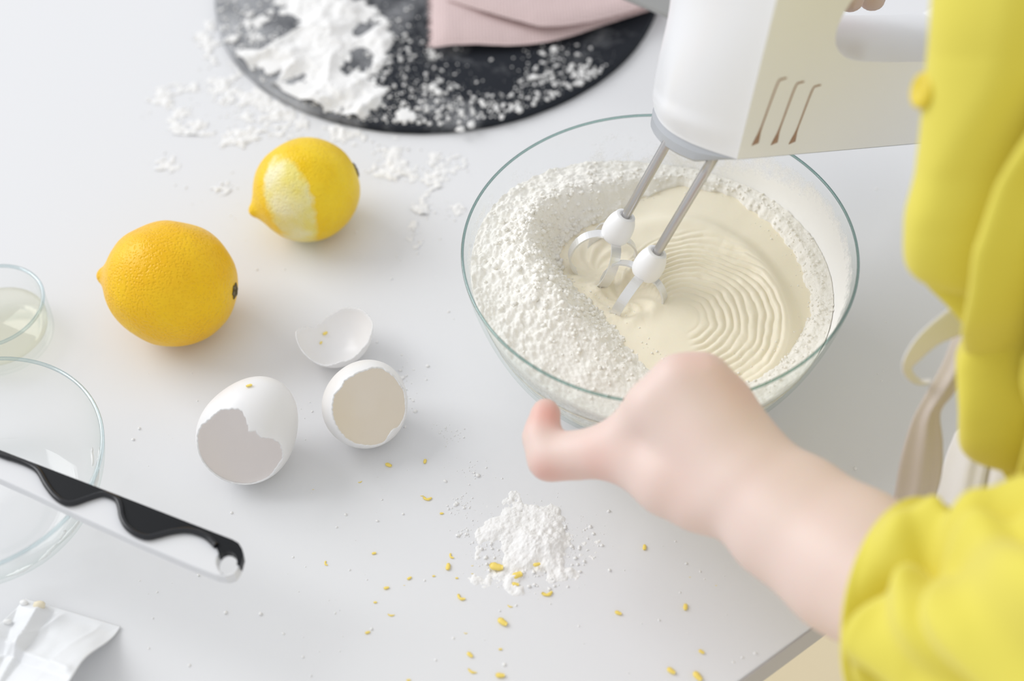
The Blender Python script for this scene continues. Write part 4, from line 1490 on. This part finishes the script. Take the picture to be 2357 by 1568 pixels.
def surface_nets(f, lo, h):
    ins = f < 0
    c = np.zeros(np.array(f.shape) - 1, np.int8)
    for i in (0, 1):
        for j in (0, 1):
            for k in (0, 1):
                c += ins[i:i + c.shape[0], j:j + c.shape[1], k:k + c.shape[2]]
    act = (c > 0) & (c < 8)
    I = np.argwhere(act)
    num = np.zeros((len(I), 3)); cnt = np.zeros(len(I))
    off = np.array([[i, j, k] for i in (0, 1) for j in (0, 1) for k in (0, 1)])
    vals = np.stack([f[I[:, 0] + o[0], I[:, 1] + o[1], I[:, 2] + o[2]] for o in off], 1)
    for p in range(8):
        for q in range(p + 1, 8):
            if np.abs(off[p] - off[q]).sum() == 1:
                va, vb = vals[:, p], vals[:, q]
                cr_ = (va < 0) != (vb < 0)
                t = np.where(cr_, va / (va - vb + 1e-20), 0)
                num += np.where(cr_[:, None], off[p] + t[:, None] * (off[q] - off[p]), 0)
                cnt += cr_
    V = lo + h * (I + num / cnt[:, None])
    ids = -np.ones(act.shape, int)
    ids[act] = np.arange(len(I))
    Q = []
    for ax in range(3):
        sl = [slice(None)] * 3; sl2 = [slice(None)] * 3
        sl[ax] = slice(0, -1); sl2[ax] = slice(1, None)
        d = ins[tuple(sl)] != ins[tuple(sl2)]
        b, c_ = (ax + 1) % 3, (ax + 2) % 3
        E_ = np.argwhere(d)
        ok = (E_[:, b] > 0) & (E_[:, c_] > 0) & (E_[:, b] < act.shape[b]) & (E_[:, c_] < act.shape[c_]) & (E_[:, ax] < act.shape[ax])
        E_ = E_[ok]
        fl_ = ins[tuple(sl)][tuple(E_.T)]
        o1 = np.zeros(3, int); o1[b] = 1
        o2 = np.zeros(3, int); o2[c_] = 1
        q = np.stack([ids[tuple((E_ - o1 - o2).T)], ids[tuple((E_ - o2).T)], ids[tuple(E_.T)], ids[tuple((E_ - o1).T)]], 1)
        q[~fl_] = q[~fl_][:, ::-1]
        Q.append(q)
    Q = np.concatenate(Q)
    return V, Q[(Q >= 0).all(1)]


BV, BF = surface_nets(sdf, lo, HS)
del acc, sdf


def skin_mat():
    m = bpy.data.materials.new('fair_skin')
    m.use_nodes = True
    nt = m.node_tree
    N, L = nt.nodes.new, nt.links.new
    b = nt.nodes['Principled BSDF']
    b.inputs['Roughness'].default_value = 0.5
    b.inputs['Subsurface Weight'].default_value = 0.25
    b.inputs['Subsurface Radius'].default_value = (0.010, 0.004, 0.002)
    at_ = N('ShaderNodeAttribute'); at_.attribute_name = 'flush_and_shade'
    tc = N('ShaderNodeTexCoord')
    n = N('ShaderNodeTexNoise'); n.inputs['Scale'].default_value = 60; n.inputs['Detail'].default_value = 4
    L(tc.outputs['Object'], n.inputs['Vector'])
    m1 = N('ShaderNodeMix'); m1.data_type = 'RGBA'
    m1.inputs[6].default_value = (0.77, 0.63, 0.565, 1); m1.inputs[7].default_value = (0.76, 0.585, 0.53, 1)
    L(n.outputs[0], m1.inputs[0])
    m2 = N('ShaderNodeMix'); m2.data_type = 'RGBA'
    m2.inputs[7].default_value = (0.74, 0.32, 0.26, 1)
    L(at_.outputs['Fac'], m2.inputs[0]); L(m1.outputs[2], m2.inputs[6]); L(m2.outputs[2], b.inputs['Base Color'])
    n2 = N('ShaderNodeTexNoise'); n2.inputs['Scale'].default_value = 700; n2.inputs['Detail'].default_value = 3
    L(tc.outputs['Object'], n2.inputs['Vector'])
    bp = N('ShaderNodeBump'); bp.inputs['Strength'].default_value = 0.12; bp.inputs['Distance'].default_value = 0.0005
    L(n2.outputs[0], bp.inputs['Height']); L(bp.outputs[0], b.inputs['Normal'])
    return m


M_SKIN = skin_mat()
person = tag(empty('person', tuple(e1 + EN * 0.16 + np.array([0, 0, -0.72]))),
             'person in a yellow shirt and cream apron steadying the bowl and mixing', 'person')
po = np.array(person.location)
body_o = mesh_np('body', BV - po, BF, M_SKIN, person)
md = body_o.modifiers.new('smooth', 'SMOOTH'); md.factor = 0.5; md.iterations = 6
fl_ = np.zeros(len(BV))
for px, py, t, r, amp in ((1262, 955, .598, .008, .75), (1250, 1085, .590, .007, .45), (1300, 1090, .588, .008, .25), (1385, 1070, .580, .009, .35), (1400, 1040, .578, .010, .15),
                          (1812, 1045, .576, .012, .8), (1600, 815, .560, .010, .20), (1700, 900, .565, .012, .25), (1560, 1120, .56, .014, .12)):  # palm heel entry paints its shade as red-brown; the rest is skin redness
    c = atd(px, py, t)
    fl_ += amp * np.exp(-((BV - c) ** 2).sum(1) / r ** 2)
a_ = body_o.data.attributes.new('flush_and_shade', 'FLOAT', 'POINT')
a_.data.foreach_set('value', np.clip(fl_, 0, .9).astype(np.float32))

# ------------------------------------------------------------------ shirt
def loft(stations, n, disp, two_ended=True):
    """stations: list of (px,py,t,rx_px,ry_px,ang) rings smoothly resampled; disp(theta,v,P)->outward metres"""
    S = smooth_pts(stations, 120)
    rows = []
    for k, (px, py, t, rx, ry, an) in enumerate(S):
        c = atd(px, py, t)
        nxt, prv = S[min(k + 1, len(S) - 1)], S[max(k - 1, 0)]
        ax = unit(atd(*nxt[:3]) - atd(*prv[:3]))
        e1v = unit(CX * math.cos(an) + CY * math.sin(an)); e1v = unit(e1v - ax * (e1v @ ax))
        e2v = np.cross(ax, e1v)
        if e2v @ FW > 0:
            e2v = -e2v                       # towards the viewer side
        th = np.linspace(0, 2 * np.pi, n, endpoint=False)
        d = np.outer(np.cos(th), e1v) * rx * t / F + np.outer(np.sin(th), e2v) * ry * t / F
        L = np.linalg.norm(d, axis=1)[:, None]
        rows.append(c + d * (1 + disp(th, k / (len(S) - 1), px, py, c + d)[:, None] / L))
    return np.array(rows)


def gauss(x, c, w):
    return np.exp(-((x - c) / w) ** 2)


def cloth_tube(name, P, parent, m, thick=0.0012):
    k, n = P.shape[:2]
    o = mesh_np(name, P.reshape(-1, 3) - po, grid_faces(k, n, wrap_v=True), m, parent)
    recalc(o)
    md = o.modifiers.new('solid', 'SOLIDIFY'); md.thickness = thick; md.offset = 0
    md = o.modifiers.new('sub', 'SUBSURF'); md.levels = 1; md.render_levels = 1
    return o


# torso of the shirt: side of the body bending over the table, left border given as (py, left px)
left = np.array([(-300, 2175), (-60, 2152), (100, 2138), (250, 2124), (340, 2112), (430, 2086), (520, 2080), (600, 2110), (680, 2185), (740, 2232), (800, 2232),
                 (880, 2222), (960, 2242), (1040, 2285), (1130, 2338), (1250, 2400)])
stations = []
for py in np.linspace(-300, 1250, 40):
    lx = np.interp(py, left[:, 0], left[:, 1])
    cx = 2560
    t = np.interp(py, [-300, 0, 500, 740, 1250], [.450, .455, .485, .505, .530])
    stations.append((cx, py, t, cx - lx, (cx - lx) * 0.42, 0.0))


def torso_folds(th, v, px, py, Q):
    U = pxof(Q[:, 0], Q[:, 1], Q[:, 2])[0]                  # where on the cloth, across
    vis = (np.sin(th) > -.35)
    h = 0
    h = h - 0.0230 * gauss(U, np.interp(py, [100, 330, 470, 640, 760], [2375, 2235, 2175, 2150, 2200]), 52) * sstep(20, 260, py) * sstep(800, 640, py)
    h = h + 0.0070 * gauss(U, np.interp(py, [100, 330, 500, 700, 900], [2450, 2330, 2280, 2250, 2262]), 36) * sstep(100, 300, py)
    h = h - 0.0140 * gauss(U, np.interp(py, [380, 560, 720, 900], [2440, 2362, 2335, 2310]), 30) * sstep(330, 520, py) * sstep(1000, 800, py)
    h = h + 0.005 * gauss(U, np.interp(py, [500, 700, 1000], [2420, 2385, 2350]), 30) * sstep(450, 600, py)
    h = h - 0.0130 * gauss(U, np.interp(py, [820, 1000, 1150], [2362, 2325, 2300]), 28) * sstep(800, 950, py)
    h = h - 0.004 * gauss(U, np.interp(py, [-200, 200], [2420, 2290]), 30) * sstep(250, 50, py)
    return np.where(vis, h, 0) + 0.0 * th


P = loft(stations, 260, torso_folds)
shirt = cloth_tube('shirt', P, person, M_SHIRT)
shirt['label'] = 'yellow cotton shirt'

# near sleeve, rolled up on the elbow
stations = [(2062, 1392, .500, 240, 150, math.radians(72)), (2095, 1402, .494, 255, 165, math.radians(72)), (2160, 1425, .484, 275, 200, math.radians(73)),
            (2260, 1470, .468, 330, 250, math.radians(76)), (2400, 1530, .447, 400, 300, math.radians(80)), (2600, 1570, .425, 430, 330, math.radians(84)), (2850, 1570, .41, 440, 330, math.radians(86)), (3050, 1560, .40, 380, 300, math.radians(88))]


def sleeve_folds(th, v, px, py, Q):
    h = 0.0060 * np.cos(th * 5 + 9 * v + 1.0) * sstep(0, .25, v) + 0.004 * np.cos(th * 9 - 14 * v) * sstep(.05, .3, v)
    h = h - 0.011 * gauss(v, .20 + .10 * np.sin(th * 2 + .6), .05) * sstep(-.9, .2, np.sin(th + .3))
    h = h + 0.004 * gauss(v, .32 + .10 * np.sin(th * 2 + .6), .06)
    h = h - 0.010 * gauss(v, .46 + .12 * np.sin(th * 3 + 2.0), .05)
    h = h + 0.0015 * gauss(v, 0.03, .03)
    return h


P = loft(stations, 220, sleeve_folds)
# turned-in hem so that the cuff shows its thickness
ctr = P[0].mean(0)
hem = np.array([P[0] + (ctr - P[0]) * 0.03, P[6] + (P[6].mean(0) - P[6]) * 0.06])
sl = cloth_tube('sleeve', np.concatenate([hem[::-1], P]), shirt, M_SHIRT)

# far sleeve, out of view above, covers the far upper arm
fa, fb = P_sh2, P_el
V, Fc = tube([fa + (fb - fa) * t for t in np.linspace(-.05, 1.1, 12)], np.linspace(.052, .042, 12) + .003 * np.sin(np.arange(12) * 2.1), 40, caps=True)
o = mesh_np('sleeve', V - po, Fc, M_SHIRT, shirt)
md = o.modifiers.new('solid', 'SOLIDIFY'); md.thickness = .0012

# back of the shirt from shoulder to shoulder, out of view on the right
V, Fc = tube([P_sh + (P_sh2 - P_sh) * t for t in np.linspace(-.22, 1.15, 14)], np.r_[.02, .036, np.linspace(.044, .050, 10), .04, .022] + .002 * np.sin(np.arange(14) * 1.7), 40)
mesh_np('shirt_back', V - po, Fc, M_SHIRT, shirt)

# shirt button on the front edge
bc = atd(2124, 208, .468)
bd = unit(-CX * .9 - FW * .25 + CY * .1)
V, Fc = lathe(smooth_pts([(0, .0012), (.0025, .0010), (.0038, .0016), (.0052, .0016), (.0060, .0007), (.0056, -.0010), (0, -.0012)], 24), 36)
q = Vector(bd).to_track_quat('Z', 'Y').to_matrix()
V = V @ np.array(q).T + bc - po
o = recalc(mesh_np('button', V, Fc, mat('golden_button', (0.72, 0.56, 0.04, 1), .3), shirt))
o['label'] = 'glossy golden yellow shirt button'


# ------------------------------------------------------------------ apron
def ribbon(name, ea, eb, m, parent, n=60, k=9, thick=0.0007, belly=0.0):
    A = np.array([atd(*p) for p in smooth_pts(ea, n)]); B = np.array([atd(*p) for p in smooth_pts(eb, n)])
    s = np.linspace(0, 1, k)
    P = A[:, None] * (1 - s[None, :, None]) + B[:, None] * s[None, :, None]
    P = P - FW * (belly * np.sin(np.pi * s))[None, :, None]
    o = mesh_np(name, P.reshape(-1, 3) - po, grid_faces(n, k), m, parent)
    md = o.modifiers.new('solid', 'SOLIDIFY'); md.thickness = thick; md.offset = 0
    return o


ap_e1 = [(2300, 980, .600), (2215, 985, .602), (2190, 1020, .602), (2170, 1080, .604), (2150, 1180, .606), (2140, 1260, .61)]
ap_e2 = [(2480, 980, .590), (2480, 985, .590), (2480, 1020, .590), (2480, 1080, .590), (2480, 1180, .592), (2480, 1260, .594)]
apron = ribbon('apron', ap_e1, ap_e2, M_APRON, person, 60, 60, .0010, 0.012)
apron['label'] = 'white cotton apron'
me = apron.data
co = np.empty(len(me.vertices) * 3); me.vertices.foreach_get('co', co); co = co.reshape(-1, 3)
ii = np.arange(len(co)) % 60
co += FW * (0.0045 * np.exp(-((ii - 15 - 3 * np.sin(np.arange(len(co)) // 60 * .05)) / 1.6) ** 2))[:, None]
co -= FW * (0.003 * np.exp(-((ii - 8) / 3.0) ** 2))[:, None]
me.vertices.foreach_set('co', co.ravel()); me.update()
o = ribbon('apron_tie', [(2250, 690, .548), (2205, 750, .550), (2172, 830, .556), (2140, 890, .560), (2100, 965, .566), (2074, 1050, .572), (2058, 1140, .578), (2048, 1200, .58)],
           [(2300, 720, .545), (2240, 790, .546), (2218, 860, .552), (2196, 905, .556), (2165, 950, .562), (2170, 1020, .568), (2166, 1100, .574), (2135, 1200, .58)], M_TIE, apron, 80, 11)
me = o.data
co = np.empty(len(me.vertices) * 3); me.vertices.foreach_get('co', co); co = co.reshape(-1, 3)
ii = np.arange(len(co)) % 11
jj = np.arange(len(co)) // 11
co -= FW * (0.0022 * np.exp(-((ii - 6.5 + jj * .02) / 1.3) ** 2))[:, None]
me.vertices.foreach_set('co', co.ravel()); me.update()
o['label'] = 'long hanging cream apron tie, coloured darker for its shadow side'
loop_a = [(2240, 675, .538), (2170, 722, .536), (2112, 775, .536), (2080, 828, .540), (2082, 862, .548), (2108, 884, .555), (2140, 884, .560)]
loop_b = [(2262, 730, .540), (2228, 762, .540), (2160, 792, .541), (2112, 832, .546), (2098, 850, .553), (2116, 872, .560), (2145, 874, .565)]
o = ribbon('apron_tie', loop_a, loop_b, M_APRON, apron, 90, 9)
o['label'] = 'looped pale apron tie'
